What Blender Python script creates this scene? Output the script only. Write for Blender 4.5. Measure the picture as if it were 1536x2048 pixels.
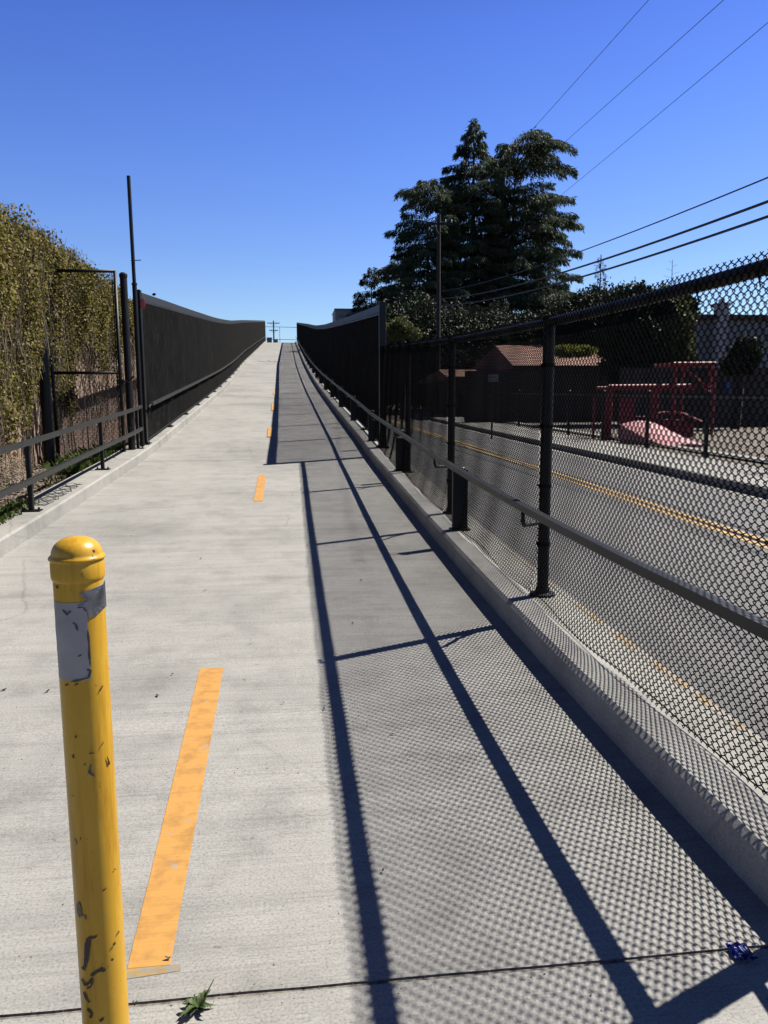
import bpy, math, random
import numpy as np
from mathutils import Vector, Matrix, noise
rad = math.radians
random.seed(7)
RNG = np.random.default_rng(7)
scene = bpy.context.scene
for o in list(bpy.data.objects):
    bpy.data.objects.remove(o)
COL = scene.collection

# ------------------------------------------------------------------ camera
PITCH, YAW, ROLL = rad(8.2), rad(6.75), rad(-0.25)
CAM_H = 1.5
fw = Vector((math.sin(YAW)*math.cos(PITCH), math.cos(YAW)*math.cos(PITCH), -math.sin(PITCH)))
rt = Vector((math.cos(YAW), -math.sin(YAW), 0))
up = rt.cross(fw)
rt2 = rt*math.cos(ROLL)+up*math.sin(ROLL)
up2 = -rt*math.sin(ROLL)+up*math.cos(ROLL)
cam_data = bpy.data.cameras.new('camera')
cam = bpy.data.objects.new('camera', cam_data)
COL.objects.link(cam)
m3 = Matrix((rt2, up2, -fw)).transposed()
cam.matrix_world = Matrix.Translation((0, 0, CAM_H)) @ m3.to_4x4()
cam_data.sensor_fit = 'VERTICAL'
cam_data.sensor_height = 24
cam_data.lens = 24*1538/2048
cam_data.clip_start = 0.05
cam_data.clip_end = 6000
scene.camera = cam

# ------------------------------------------------------------------ light
SUN = Vector((0.745, 0.32, 1.0)).normalized()
elev = math.asin(SUN.z)
world = bpy.data.worlds.new('World')
scene.world = world
world.use_nodes = True
wn = world.node_tree.nodes; wl = world.node_tree.links
sky = wn.new('ShaderNodeTexSky')
sky.sky_type = 'NISHITA'
sky.sun_disc = False
sky.sun_elevation = elev
sky.sun_rotation = math.atan2(SUN.x, SUN.y)
sky.altitude = 0
sky.air_density = 1.0
sky.dust_density = 0.3
sky.ozone_density = 3.0
bg = wn['Background']
bg.inputs['Strength'].default_value = 0.0505
# clear-air gradient: deeper blue towards the zenith, pale at the horizon
tc = wn.new('ShaderNodeTexCoord'); sx = wn.new('ShaderNodeSeparateXYZ'); wl.new(tc.outputs['Generated'], sx.inputs[0])
cr = wn.new('ShaderNodeValToRGB'); wl.new(sx.outputs['Z'], cr.inputs['Fac'])
stops = [(0.0, (1.35, 1.50, 1.66)), (.10, (1.22, 1.40, 1.70)), (.18, (1.03, 1.23, 1.80)), (.29, (.85, 1.10, 1.90)), (.41, (.68, .92, 1.86)), (.60, (.26, .36, .62)), (1.0, (.12, .17, .26))]
el = cr.color_ramp.elements
while len(el) < len(stops): el.new(.5)
for i, (p, c) in enumerate(stops): el[i].position = p; el[i].color = (c[0]*.379, c[1]*.379, c[2]*.379, 1)
mxs = wn.new('ShaderNodeVectorMath'); mxs.operation = 'MULTIPLY'
wl.new(sky.outputs['Color'], mxs.inputs[0]); wl.new(cr.outputs['Color'], mxs.inputs[1])
sc2 = wn.new('ShaderNodeVectorMath'); sc2.operation = 'SCALE'; sc2.inputs['Scale'].default_value = 2.0
wl.new(mxs.outputs[0], sc2.inputs[0]); wl.new(sc2.outputs[0], bg.inputs['Color'])
sd = bpy.data.lights.new('sun', 'SUN')
sd.energy = 5.0
sd.angle = rad(0.5)
sd.color = (1.0, 0.95, 0.85)
sun = bpy.data.objects.new('sun', sd)
COL.objects.link(sun)
sun.location = (20, 10, 30)
sun.rotation_euler = SUN.to_track_quat('Z', 'Y').to_euler()
scene.view_settings.view_transform = 'Standard'
scene.view_settings.look = 'None'
scene.view_settings.exposure = 1.15
scene.view_settings.gamma = 1.0
scene.view_settings.use_curve_mapping = False
scene.render.resolution_x = 768
scene.render.resolution_y = 1024

# ------------------------------------------------------------------ terrain functions
_GY = [-20, 3, 5, 8, 11, 14, 17, 23, 32, 38, 43, 55, 110, 114, 130]
_GZ = [0, 0, .04, .16, .32, .47, .70, 1.15, 1.85, 2.38, 2.85, 4.1, 9.62, 9.9, 9.6]
def G(y):
    s = 0.0
    for d in (-.9, -.45, 0, .45, .9):
        s += np.interp(y+d, _GY, _GZ)
    return float(s/5)
def CX(y):
    return float(np.interp(y, [-20, 16, 55, 112, 130], [0, 0, -.47, -.70, -.74]))
def RZ(y):
    return float(np.interp(y, [-20, 3, 130, 400], [-.02, -.02, 1.9, 4.0]))

# ------------------------------------------------------------------ materials
def new_mat(name):
    m = bpy.data.materials.new(name); m.use_nodes = True
    nt = m.node_tree
    return m, nt, nt.nodes['Principled BSDF']
def noise_node(nt, vec, scale, detail=4, rough=.55):
    n = nt.nodes.new('ShaderNodeTexNoise'); n.inputs['Scale'].default_value = scale
    n.inputs['Detail'].default_value = detail; n.inputs['Roughness'].default_value = rough
    if vec is not None: nt.links.new(vec, n.inputs['Vector'])
    return n.outputs['Fac']
def ramp(nt, fac, stops):
    r = nt.nodes.new('ShaderNodeValToRGB'); nt.links.new(fac, r.inputs['Fac'])
    e = r.color_ramp.elements
    while len(e) < len(stops): e.new(.5)
    for i, (p, c) in enumerate(stops):
        e[i].position = p
        e[i].color = (c if isinstance(c, tuple) else (c, c, c))+(1,)
    return r.outputs['Color']
def mixc(nt, a, b, fac, mode='MIX'):
    m = nt.nodes.new('ShaderNodeMix'); m.data_type = 'RGBA'; m.blend_type = mode
    if isinstance(fac, (int, float)): m.inputs[0].default_value = fac
    else: nt.links.new(fac, m.inputs[0])
    for k, v in ((6, a), (7, b)):
        if isinstance(v, tuple): m.inputs[k].default_value = v+(1,)
        else: nt.links.new(v, m.inputs[k])
    return m.outputs[2]
def geo_pos(nt, scale=(1, 1, 1), obj=False):
    if obj:
        g = nt.nodes.new('ShaderNodeTexCoord'); out = g.outputs['Object']
    else:
        g = nt.nodes.new('ShaderNodeNewGeometry'); out = g.outputs['Position']
    mp = nt.nodes.new('ShaderNodeMapping'); mp.inputs['Scale'].default_value = scale
    nt.links.new(out, mp.inputs['Vector'])
    return mp.outputs['Vector']
def bump(nt, b, h, strength=.3, dist=.01):
    n = nt.nodes.new('ShaderNodeBump'); n.inputs['Strength'].default_value = strength
    n.inputs['Distance'].default_value = dist
    nt.links.new(h, n.inputs['Height']); nt.links.new(n.outputs['Normal'], b.inputs['Normal'])
K = .455
def sca(c, k=None): return tuple(x*(k or K) for x in c)
def simple(name, col, rough=.6, metal=0, var=.15, scale=8, bmp=0, spec=None, obj=False):
    m, nt, b = new_mat(name)
    v = geo_pos(nt, obj=obj)
    f = noise_node(nt, v, scale)
    col = sca(col)
    lo = tuple(c*(1-var) for c in col); hi = tuple(min(1, c*(1+var)) for c in col)
    c = ramp(nt, f, [(.3, lo), (.7, hi)])
    nt.links.new(c, b.inputs['Base Color'])
    b.inputs['Roughness'].default_value = rough; b.inputs['Metallic'].default_value = metal
    if spec is not None: b.inputs['Specular IOR Level'].default_value = spec
    if bmp: bump(nt, b, f, bmp, .01)
    return m
def concrete(name, base, broom=True, stain=1.0):
    m, nt, b = new_mat(name); base = sca(base)
    p = geo_pos(nt)
    big = noise_node(nt, p, .55, 5, .6)
    mid = noise_node(nt, p, 3.2, 6, .65)
    fine = noise_node(nt, p, 120, 3, .7)
    c1 = ramp(nt, big, [(.33, tuple(x*(1-.20*stain) for x in base)), (.5, base), (.68, tuple(x*1.08 for x in base))])
    c2 = ramp(nt, mid, [(.3, .74), (.5, 1.0), (.7, 1.06)])
    c = mixc(nt, c1, c2, .8*stain, 'MULTIPLY')
    c3 = ramp(nt, fine, [(.3, .55), (.5, 1.0), (.7, 1.2)])
    c = mixc(nt, c, c3, .85, 'MULTIPLY')
    ck = nt.nodes.new('ShaderNodeTexVoronoi'); ck.feature = 'DISTANCE_TO_EDGE'; ck.inputs['Scale'].default_value = .33
    wv = nt.nodes.new('ShaderNodeMix'); wv.data_type = 'VECTOR'; wv.inputs[0].default_value = .12
    nn = nt.nodes.new('ShaderNodeTexNoise'); nn.inputs['Scale'].default_value = 1.7; nn.inputs['Detail'].default_value = 6
    nt.links.new(p, nn.inputs['Vector']); nt.links.new(p, wv.inputs[4]); nt.links.new(nn.outputs['Color'], wv.inputs[5]); nt.links.new(wv.outputs[1], ck.inputs['Vector'])
    msk = noise_node(nt, p, .45, 2, .5)
    cr_ = mixc(nt, ramp(nt, ck.outputs['Distance'], [(0, .55), (.0022, 1.0)]), (1, 1, 1), ramp(nt, msk, [(.50, 1.0), (.56, 0.15)]))
    c = mixc(nt, c, cr_, .55, 'MULTIPLY')
    sp = noise_node(nt, p, 22, 3, .6)
    c = mixc(nt, c, ramp(nt, sp, [(.24, .5), (.31, 1.0)]), .6, 'MULTIPLY')
    h = fine
    if not broom:
        vs_ = noise_node(nt, geo_pos(nt, (3, 2.2, .7)), 1.0, 5, .65)
        c = mixc(nt, c, ramp(nt, vs_, [(.36, .62), (.52, 1.0)]), .35, 'MULTIPLY')
    if broom:
        pv = geo_pos(nt, (1.3, 75, 75))
        br = noise_node(nt, pv, 1.6, 3, .6)
        pw = geo_pos(nt, (.35, 6, 6))
        bw = noise_node(nt, pw, 1.5, 4, .6)
        c = mixc(nt, c, ramp(nt, br, [(.3, .76), (.5, 1.0), (.7, 1.12)]), .62, 'MULTIPLY')
        c = mixc(nt, c, ramp(nt, bw, [(.32, .80), (.5, 1.0), (.68, 1.06)]), .6, 'MULTIPLY')
        pd = geo_pos(nt, (5, 9, 9))
        dk = noise_node(nt, pd, 3.1, 2, .5)
        c = mixc(nt, c, ramp(nt, dk, [(.20, .42), (.27, 1.0)]), .6, 'MULTIPLY')
        h = br
    nt.links.new(c, b.inputs['Base Color'])
    b.inputs['Roughness'].default_value = .85
    b.inputs['Specular IOR Level'].default_value = .25
    bump(nt, b, h, .35, .004)
    return m
M = {}
M['path'] = concrete('path concrete', (.50, .487, .462))
M['kerb'] = concrete('kerb concrete', (.51, .495, .465), broom=False, stain=.9)
M['pave'] = concrete('far pavement concrete', (.46, .45, .43), broom=False)
M['wallconc'] = concrete('retaining concrete', (.33, .32, .30), broom=False)
M['joint'] = simple('joint grit', (.26, .235, .20), .95, var=.5, scale=60)
M['metal'] = simple('black powder coat', (.0055, .006, .007), .5, var=.3, scale=14, spec=.3)
M['metalgrey'] = simple('sun bleached rail paint', (.028, .030, .030), .5, var=.3, scale=10, spec=.4)
M['rod'] = simple('black vinyl wire', (.0045, .0048, .0055), .85, var=.2, scale=20, spec=.05)
M['screen'] = simple('matt black screen wire', (.034, .034, .034), .95, var=.3, scale=3, spec=.03)
M['bolt'] = simple('weathered bolt steel', (.09, .08, .07), .5, .6, scale=30)
M['fascia'] = simple('dusty fascia tube', (.018, .020, .019), .55, var=.25, scale=5)

def dirtmat(name, cols, scale=6, bmp=.6):
    m, nt, b = new_mat(name); cols = [sca(c) for c in cols]
    p = geo_pos(nt)
    f = noise_node(nt, p, scale, 8, .7)
    g = noise_node(nt, p, scale*14, 4, .7)
    c = ramp(nt, f, [(.3, cols[0]), (.5, cols[1]), (.7, cols[2])])
    c = mixc(nt, c, ramp(nt, g, [(.3, .65), (.6, 1.1)]), .8, 'MULTIPLY')
    nt.links.new(c, b.inputs['Base Color']); b.inputs['Roughness'].default_value = .95
    bump(nt, b, g, bmp, .02)
    return m
M['dirt'] = dirtmat('dry soil', [(.07, .045, .03), (.13, .09, .06), (.2, .15, .1)])
M['mulch'] = dirtmat('playground bark', [(.10, .08, .06), (.17, .14, .11), (.26, .22, .18)], 2)
M['ground'] = dirtmat('distant soil and grass', [(.06, .06, .03), (.10, .09, .05), (.15, .13, .08)], .3)

def asphalt():
    m, nt, b = new_mat('asphalt')
    p = geo_pos(nt)
    a = noise_node(nt, p, 150, 2, .6)
    l = noise_node(nt, geo_pos(nt, (1.2, .08, 1)), 2.2, 4, .6)
    c = ramp(nt, a, [(.3, .045), (.5, .07), (.72, .125)])
    c = mixc(nt, c, ramp(nt, l, [(.3, (.8, .8, .84)), (.7, (1.25, 1.22, 1.25))]), 1.0, 'MULTIPLY')
    nt.links.new(c, b.inputs['Base Color']); b.inputs['Roughness'].default_value = .8
    bump(nt, b, a, .4, .006)
    return m
M['asphalt'] = asphalt()

def worn_paint(name, col, under, thresh=.36, scale=9):
    m, nt, b = new_mat(name); col = sca(col); under = sca(under)
    p = geo_pos(nt)
    f = noise_node(nt, p, scale, 8, .72)
    br = noise_node(nt, geo_pos(nt, (1.3, 75, 75)), 1.6, 3, .6)
    st = noise_node(nt, p, 14, 5, .6)
    c = mixc(nt, col, tuple(x*.72 for x in col), ramp(nt, st, [(.46, 0.0), (.66, .95)]))
    c = mixc(nt, c, ramp(nt, br, [(.25, .84), (.5, 1.0), (.75, 1.06)]), .8, 'MULTIPLY')
    k = ramp(nt, f, [(thresh-.03, 1.0), (thresh+.02, 0.0)])
    c = mixc(nt, c, under, k)
    nt.links.new(c, b.inputs['Base Color']); b.inputs['Roughness'].default_value = .75
    bump(nt, b, br, .25, .004)
    return m
M['dash'] = worn_paint('worn orange yellow line paint', (.80, .40, .085), (.46, .44, .41), .365)
M['dashworn'] = worn_paint('scuffed yellow paint edge', (.55, .36, .13), (.36, .34, .30), .50, 22)
M['roadyellow'] = worn_paint('road centre line paint', (.80, .52, .20), (.12, .11, .10), .36, 6)
M['kerbpaint'] = worn_paint('flaking ochre kerb paint', (.50, .34, .17), (.42, .40, .37), .53, 7)
M['whitepaint'] = worn_paint('faint white stencil paint', (.60, .60, .58), (.44, .43, .40), .50, 9)
M['ink'] = simple('black marker ink', (.06, .06, .065), .6, var=.4, scale=40)

def bollard_paint():
    m, nt, b = new_mat('chipped yellow enamel')
    p = geo_pos(nt, obj=True)
    f = noise_node(nt, geo_pos(nt, (34, 34, 22), obj=True), 1.0, 3, .6)
    f2 = noise_node(nt, geo_pos(nt, (13, 13, 9), obj=True), 1.0, 6, .75)
    sc = noise_node(nt, geo_pos(nt, (9, 9, 3), obj=True), 1.0, 5, .7)
    c = ramp(nt, sc, [(.3, (.37, .20, .014)), (.6, (.43, .245, .021)), (.8, (.45, .27, .036))])
    k = ramp(nt, f, [(.285, 1.0), (.30, 0.0)])
    k2 = ramp(nt, f2, [(.27, 1.0), (.285, 0.0)])
    dr = noise_node(nt, geo_pos(nt, (28, 28, 2.2), obj=True), 1.0, 5, .7)
    c = mixc(nt, c, ramp(nt, dr, [(.32, (.62, .52, .42)), (.5, (1, 1, 1))]), .75, 'MULTIPLY')
    sp = noise_node(nt, geo_pos(nt, (110, 110, 80), obj=True), 1.0, 2, .5)
    c = mixc(nt, c, (.18, .09, .02), ramp(nt, sp, [(.24, .8), (.28, 0.0)]))
    c = mixc(nt, c, (.05, .02, .015), k)
    c = mixc(nt, c, (.10, .085, .10), k2)
    nt.links.new(c, b.inputs['Base Color'])
    b.inputs['Roughness'].default_value = .36; b.inputs['Specular IOR Level'].default_value = .3
    n = noise_node(nt, p, 30, 3, .6)
    bump(nt, b, n, .06, .004)
    return m
M['bollard'] = bollard_paint()
M['sticker'] = simple('weathered white sticker', (.47, .45, .45), .5, var=.13, scale=16, obj=True)
M['stickeredge'] = simple('dark sticker residue', (.045, .06, .065), .5, var=.4, scale=40)
M['foil'] = simple('torn silver tape', (.30, .31, .36), .28, .75, var=.5, scale=24, obj=True)
M['chip'] = simple('bare primer chip', (.030, .015, .018), .55, var=.7, scale=60, obj=True)
M['chipgrey'] = simple('bare grey metal chip', (.13, .13, .15), .4, .3, var=.4, scale=60, obj=True)
M['bluewrap'] = simple('glossy blue wrapper', (.006, .012, .20), .22, .2, var=.5, scale=40)
M['whitewrap'] = simple('white wrapper print', (.35, .4, .7), .4)

def leafmat(name, cols, trans=.25, scale=1.2, rough=.6):
    m, nt, b = new_mat(name); cols = [sca(c, .64) for c in cols]
    p = geo_pos(nt)
    f = noise_node(nt, p, scale, 5, .7)
    g = noise_node(nt, p, scale*18, 3, .7)
    c = ramp(nt, f, [(.3, cols[0]), (.5, cols[1]), (.68, cols[2])])
    c = mixc(nt, c, ramp(nt, g, [(.3, .55), (.6, 1.25)]), .8, 'MULTIPLY')
    nt.links.new(c, b.inputs['Base Color']); b.inputs['Roughness'].default_value = rough
    b.inputs['Specular IOR Level'].default_value = .12
    t = nt.nodes.new('ShaderNodeBsdfTranslucent'); nt.links.new(c, t.inputs['Color'])
    mx = nt.nodes.new('ShaderNodeMixShader'); mx.inputs[0].default_value = trans
    out = nt.nodes['Material Output']
    nt.links.new(b.outputs[0], mx.inputs[1]); nt.links.new(t.outputs[0], mx.inputs[2])
    nt.links.new(mx.outputs[0], out.inputs['Surface'])
    return m
M['cedar'] = leafmat('cedar needles', [(.034, .054, .034), (.068, .096, .055), (.13, .155, .08)], .32, .3)
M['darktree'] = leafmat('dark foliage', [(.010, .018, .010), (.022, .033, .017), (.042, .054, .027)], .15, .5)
M['olive'] = leafmat('olive green foliage', [(.05, .06, .022), (.09, .10, .035), (.15, .16, .06)], .3, .6)
M['yellowbush'] = leafmat('yellow green foliage', [(.10, .12, .02), (.22, .23, .04), (.36, .34, .06)], .35, .8)
M['ivy'] = leafmat('sun bleached creeper leaves', [(.055, .054, .015), (.18, .165, .036), (.42, .38, .09)], .35, 2.4)
M['dryleaf'] = leafmat('dead brown leaves', [(.12, .07, .04), (.22, .14, .08), (.34, .25, .15)], .1, 3)
M['stem'] = simple('dry pale vine stems', (.34, .27, .18), .85, var=.35, scale=3)
M['grass'] = leafmat('fresh weeds', [(.03, .06, .012), (.07, .11, .025), (.15, .17, .05)], .3, 5)
M['weed'] = leafmat('weed rosette leaves', [(.05, .09, .03), (.09, .13, .05), (.16, .19, .09)], .2, 30, .45)
M['bark'] = simple('dark bark', (.045, .032, .024), .9, var=.4, scale=4, bmp=.6)
M['timberpole'] = simple('weathered utility pole timber', (.032, .026, .023), .9, var=.3, scale=3)
M['red'] = simple('faded red play equipment paint', (.34, .014, .026), .6, var=.3, scale=2)
M['pink'] = simple('sun faded pink plastic', (.70, .30, .32), .5, var=.15, scale=3)
M['woodfence'] = None
M['greywall'] = simple('grey stucco', (.32, .33, .34), .9, var=.12, scale=1)
M['palewall'] = simple('pale render', (.60, .56, .56), .9, var=.12, scale=1.5)
M['brownwall'] = simple('brown stucco', (.12, .075, .055), .9, var=.2, scale=1)
M['signwhite'] = simple('sign board face', (.40, .40, .44), .7, var=.05, scale=1)
M['glass'] = simple('dark window glass', (.02, .025, .03), .1, var=.2, scale=1)
M['blue'] = simple('blue plastic', (.03, .13, .45), .5)
M['redsticker'] = simple('red reflector', (.62, .06, .05), .3, var=.1)
M['wireline'] = simple('black cable sheath', (.012, .012, .014), .6)
M['insul'] = simple('grey porcelain', (.25, .25, .27), .3)

def planks(name, col, step=.14):
    m, nt, b = new_mat(name); col = sca(col)
    g = nt.nodes.new('ShaderNodeNewGeometry')
    s = nt.nodes.new('ShaderNodeSeparateXYZ'); nt.links.new(g.outputs['Position'], s.inputs[0])
    a = nt.nodes.new('ShaderNodeMath'); a.operation = 'ADD'
    nt.links.new(s.outputs[0], a.inputs[0]); nt.links.new(s.outputs[1], a.inputs[1])
    d = nt.nodes.new('ShaderNodeMath'); d.operation = 'DIVIDE'; d.inputs[1].default_value = step
    nt.links.new(a.outputs[0], d.inputs[0])
    fl = nt.nodes.new('ShaderNodeMath'); fl.operation = 'FLOOR'; nt.links.new(d.outputs[0], fl.inputs[0])
    w = nt.nodes.new('ShaderNodeTexWhiteNoise'); w.noise_dimensions = '1D'
    nt.links.new(fl.outputs[0], w.inputs['W'])
    fr = nt.nodes.new('ShaderNodeMath'); fr.operation = 'FRACT'; nt.links.new(d.outputs[0], fr.inputs[0])
    c = ramp(nt, w.outputs['Value'], [(0, tuple(x*.7 for x in col)), (1, tuple(x*1.3 for x in col))])
    c = mixc(nt, c, ramp(nt, fr.outputs[0], [(0, .2), (.08, 1.0)]), 1.0, 'MULTIPLY')
    f = noise_node(nt, geo_pos(nt, (6, 6, .6)), 3, 4, .6)
    c = mixc(nt, c, ramp(nt, f, [(.3, .7), (.7, 1.2)]), .8, 'MULTIPLY')
    nt.links.new(c, b.inputs['Base Color']); b.inputs['Roughness'].default_value = .9
    return m
M['woodfence'] = planks('weathered brown fence boards', (.085, .068, .052))

def brick(name, axis='YZ', c1=(.30, .19, .15), c2=(.36, .24, .19), mortar=(.42, .33, .28), bw=.40, bh=.20, ms=.012):
    m, nt, b = new_mat(name); c1 = sca(c1, .6); c2 = sca(c2, .6); mortar = sca(mortar, .6)
    g = nt.nodes.new('ShaderNodeNewGeometry')
    s = nt.nodes.new('ShaderNodeSeparateXYZ'); nt.links.new(g.outputs['Position'], s.inputs[0])
    cb = nt.nodes.new('ShaderNodeCombineXYZ')
    nt.links.new(s.outputs['XYZ'.index(axis[0])], cb.inputs[0]); nt.links.new(s.outputs['XYZ'.index(axis[1])], cb.inputs[1])
    t = nt.nodes.new('ShaderNodeTexBrick')
    t.inputs['Scale'].default_value = 1; t.inputs['Brick Width'].default_value = bw; t.inputs['Row Height'].default_value = bh
    t.inputs['Mortar Size'].default_value = ms; t.inputs['Mortar Smooth'].default_value = .3
    t.inputs['Color1'].default_value = c1+(1,); t.inputs['Color2'].default_value = c2+(1,); t.inputs['Mortar'].default_value = mortar+(1,)
    nt.links.new(cb.outputs[0], t.inputs['Vector'])
    f = noise_node(nt, geo_pos(nt), 5, 6, .7)
    c = mixc(nt, t.outputs['Color'], ramp(nt, f, [(.3, .75), (.7, 1.15)]), .8, 'MULTIPLY')
    nt.links.new(c, b.inputs['Base Color']); b.inputs['Roughness'].default_value = .92
    bump(nt, b, t.outputs['Fac'], -.5, .01)
    return m
M['block'] = brick('pinkish slump block')
M['rooftile'] = brick('red brown roof tiles', 'XY', (.26, .11, .08), (.34, .17, .12), (.12, .06, .05), .3, .25, .02)

# ------------------------------------------------------------------ mesh builder
class MB:
    def __init__(s): s.v = []; s.f = []; s.mi = []; s.mats = []; s.cur = 0
    def mat(s, m):
        if m not in s.mats: s.mats.append(m)
        s.cur = s.mats.index(m); return s
    def add(s, vs, fs):
        n = len(s.v); s.v += [tuple(v) for v in vs]
        s.f += [tuple(i+n for i in f) for f in fs]; s.mi += [s.cur]*len(fs)
    def box(s, x0, x1, y0, y1, z0, z1):
        s.add([(x0,y0,z0),(x1,y0,z0),(x1,y1,z0),(x0,y1,z0),(x0,y0,z1),(x1,y0,z1),(x1,y1,z1),(x0,y1,z1)],
              [(0,3,2,1),(4,5,6,7),(0,1,5,4),(1,2,6,5),(2,3,7,6),(3,0,4,7)])
    def bevbox(s, x0, x1, y0, y1, z0, z1, b=.006):
        # vertical prism with chamfered corners
        pts = [(x0+b,y0),(x1-b,y0),(x1,y0+b),(x1,y1-b),(x1-b,y1),(x0+b,y1),(x0,y1-b),(x0,y0+b)]
        vs = [(x,y,z) for z in (z0,z1) for x,y in pts]
        fs = [(i,(i+1)%8,(i+1)%8+8,i+8) for i in range(8)]+[tuple(range(7,-1,-1)),tuple(range(8,16))]
        s.add(vs, fs)
    def tube(s, pts, r, n=8, cap=True, flat=None):
        """swept tube; r number or list; flat=(w,h) sweeps a rectangle instead"""
        pts = [Vector(p) for p in pts]
        rs = r if isinstance(r, (list, tuple)) else [r]*len(pts)
        vs = []; N = 4 if flat else n
        prev = None
        for i, p in enumerate(pts):
            if i == 0: t = pts[1]-p
            elif i == len(pts)-1: t = p-pts[i-1]
            else: t = (pts[i+1]-p).normalized()+(p-pts[i-1]).normalized()
            if t.length < 1e-9: t = Vector((0,0,1))
            t.normalize()
            ref = Vector((0,0,1)) if abs(t.z) < .97 else Vector((1,0,0))
            if prev is not None and abs(t.z) >= .9: ref = prev
            a = t.cross(ref)
            if a.length < 1e-6: a = t.cross(Vector((0,1,0)))
            a.normalize(); b = a.cross(t).normalized(); prev = b
            if flat:
                w, h = flat[0]/2, flat[1]/2
                for u, v in ((-w,-h),(w,-h),(w,h),(-w,h)): vs.append(p+a*u+b*v)
            else:
                for k in range(n):
                    an = 2*math.pi*k/n
                    vs.append(p+(a*math.cos(an)+b*math.sin(an))*rs[i])
        fs = []
        for i in range(len(pts)-1):
            for k in range(N):
                fs.append((i*N+k, i*N+(k+1)%N, (i+1)*N+(k+1)%N, (i+1)*N+k))
        if cap:
            fs.append(tuple(range(N-1,-1,-1))); fs.append(tuple((len(pts)-1)*N+k for k in range(N)))
        s.add(vs, fs)
    def lathe(s, prof, c=(0,0,0), n=40, a0=0, a1=2*math.pi):
        full = abs(a1-a0-2*math.pi) < 1e-6
        cols = n if full else n+1
        vs = []
        for r, z in prof:
            for k in range(cols):
                a = a0+(a1-a0)*k/n
                vs.append((c[0]+r*math.cos(a), c[1]+r*math.sin(a), c[2]+z))
        fs = []
        for i in range(len(prof)-1):
            for k in range(n):
                k2 = (k+1) % cols
                fs.append((i*cols+k, i*cols+k2, (i+1)*cols+k2, (i+1)*cols+k))
        s.add(vs, fs)
    def build(s, name, mat=None, parent=None, smooth=False):
        me = bpy.data.meshes.new(name); me.from_pydata(s.v, [], s.f)
        for m in (s.mats or [mat]): me.materials.append(m)
        if s.mats: me.polygons.foreach_set('material_index', s.mi)
        if smooth: me.polygons.foreach_set('use_smooth', [True]*len(s.f))
        me.update()
        return link(name, me, parent)
def link(name, me, parent=None):
    o = bpy.data.objects.new(name, me); COL.objects.link(o)
    if parent: o.parent = parent
    return o
def npmesh(name, V, F, mats, mi=None):
    """V (n,3) array, F (m,k) array"""
    me = bpy.data.meshes.new(name)
    me.vertices.add(len(V)); me.vertices.foreach_set('co', np.asarray(V, dtype=np.float32).ravel())
    k = F.shape[1]
    me.loops.add(F.size); me.loops.foreach_set('vertex_index', F.astype(np.int32).ravel())
    me.polygons.add(len(F)); me.polygons.foreach_set('loop_start', np.arange(0, F.size, k, dtype=np.int32))
    for m in mats: me.materials.append(m)
    if mi is not None: me.polygons.foreach_set('material_index', np.asarray(mi, dtype=np.int32))
    me.update(calc_edges=True)
    return me
def tag(o, label=None, cat=None, group=None, kind=None):
    if label: o['label'] = label
    if cat: o['category'] = cat
    if group: o['group'] = group
    if kind: o['kind'] = kind
    return o
def thing(name, loc, label, cat, group=None):
    e = bpy.data.objects.new(name, None); COL.objects.link(e)
    e.location = loc; e.empty_display_size = .2
    return tag(e, label, cat, group)
def off(mb, loc):
    mb.v = [(x-loc[0], y-loc[1], z-loc[2]) for x, y, z in mb.v]; return mb
def struct(mb, name, mat=None, label=None, smooth=False):
    o = mb.build(name, mat, smooth=smooth); o['kind'] = 'structure'
    if label: o['label'] = label
    return o
def part(root, mb, name, mat=None, smooth=False, label=None):
    """mesh written in world coordinates, parented to a root whose location is known"""
    L = root.location if root.type == 'EMPTY' or root.parent is None else root['_w'] if '_w' in root else root.location
    off(mb, L)
    o = mb.build(name, mat, root, smooth)
    if label: o['label'] = label
    return o
def sub(par, root, mb, name, mat=None, smooth=False):
    off(mb, root.location); return mb.build(name, mat, par, smooth)

# ------------------------------------------------------------------ setting
def strip(xs_zs, ys, zf, cx=True):
    """extrude a cross-section [(x,dz)...] along Y following zf"""
    mb = MB(); n = len(xs_zs); vs = []
    for y in ys:
        c = CX(y) if cx else 0
        for x, dz in xs_zs: vs.append((x+c, y, zf(y)+dz))
    fs = [(i*n+k, (i+1)*n+k, (i+1)*n+k+1, i*n+k+1)[::-1] for i in range(len(ys)-1) for k in range(n-1)]
    mb.add(vs, fs); return mb
XL, XR = -2.62, 1.38
# ground sheet to the horizon
mb = MB(); xs = [-2500, -300, -60, -12, -4.9, -3.2, 1.7, 2.2, 20, 60, 300, 2500]; ys = [-600, -60, -20, 3, 30, 60, 90, 130, 250, 600, 3500]
vs = [(x, y, RZ(y)-.12-(0.25 if -12 <= x <= 2 else 0)) for y in ys for x in xs]
n = len(xs)
mb.add(vs, [(j*n+i, j*n+i+1, (j+1)*n+i+1, (j+1)*n+i) for j in range(len(ys)-1) for i in range(n-1)])
struct(mb, 'ground', M['ground'])
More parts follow.
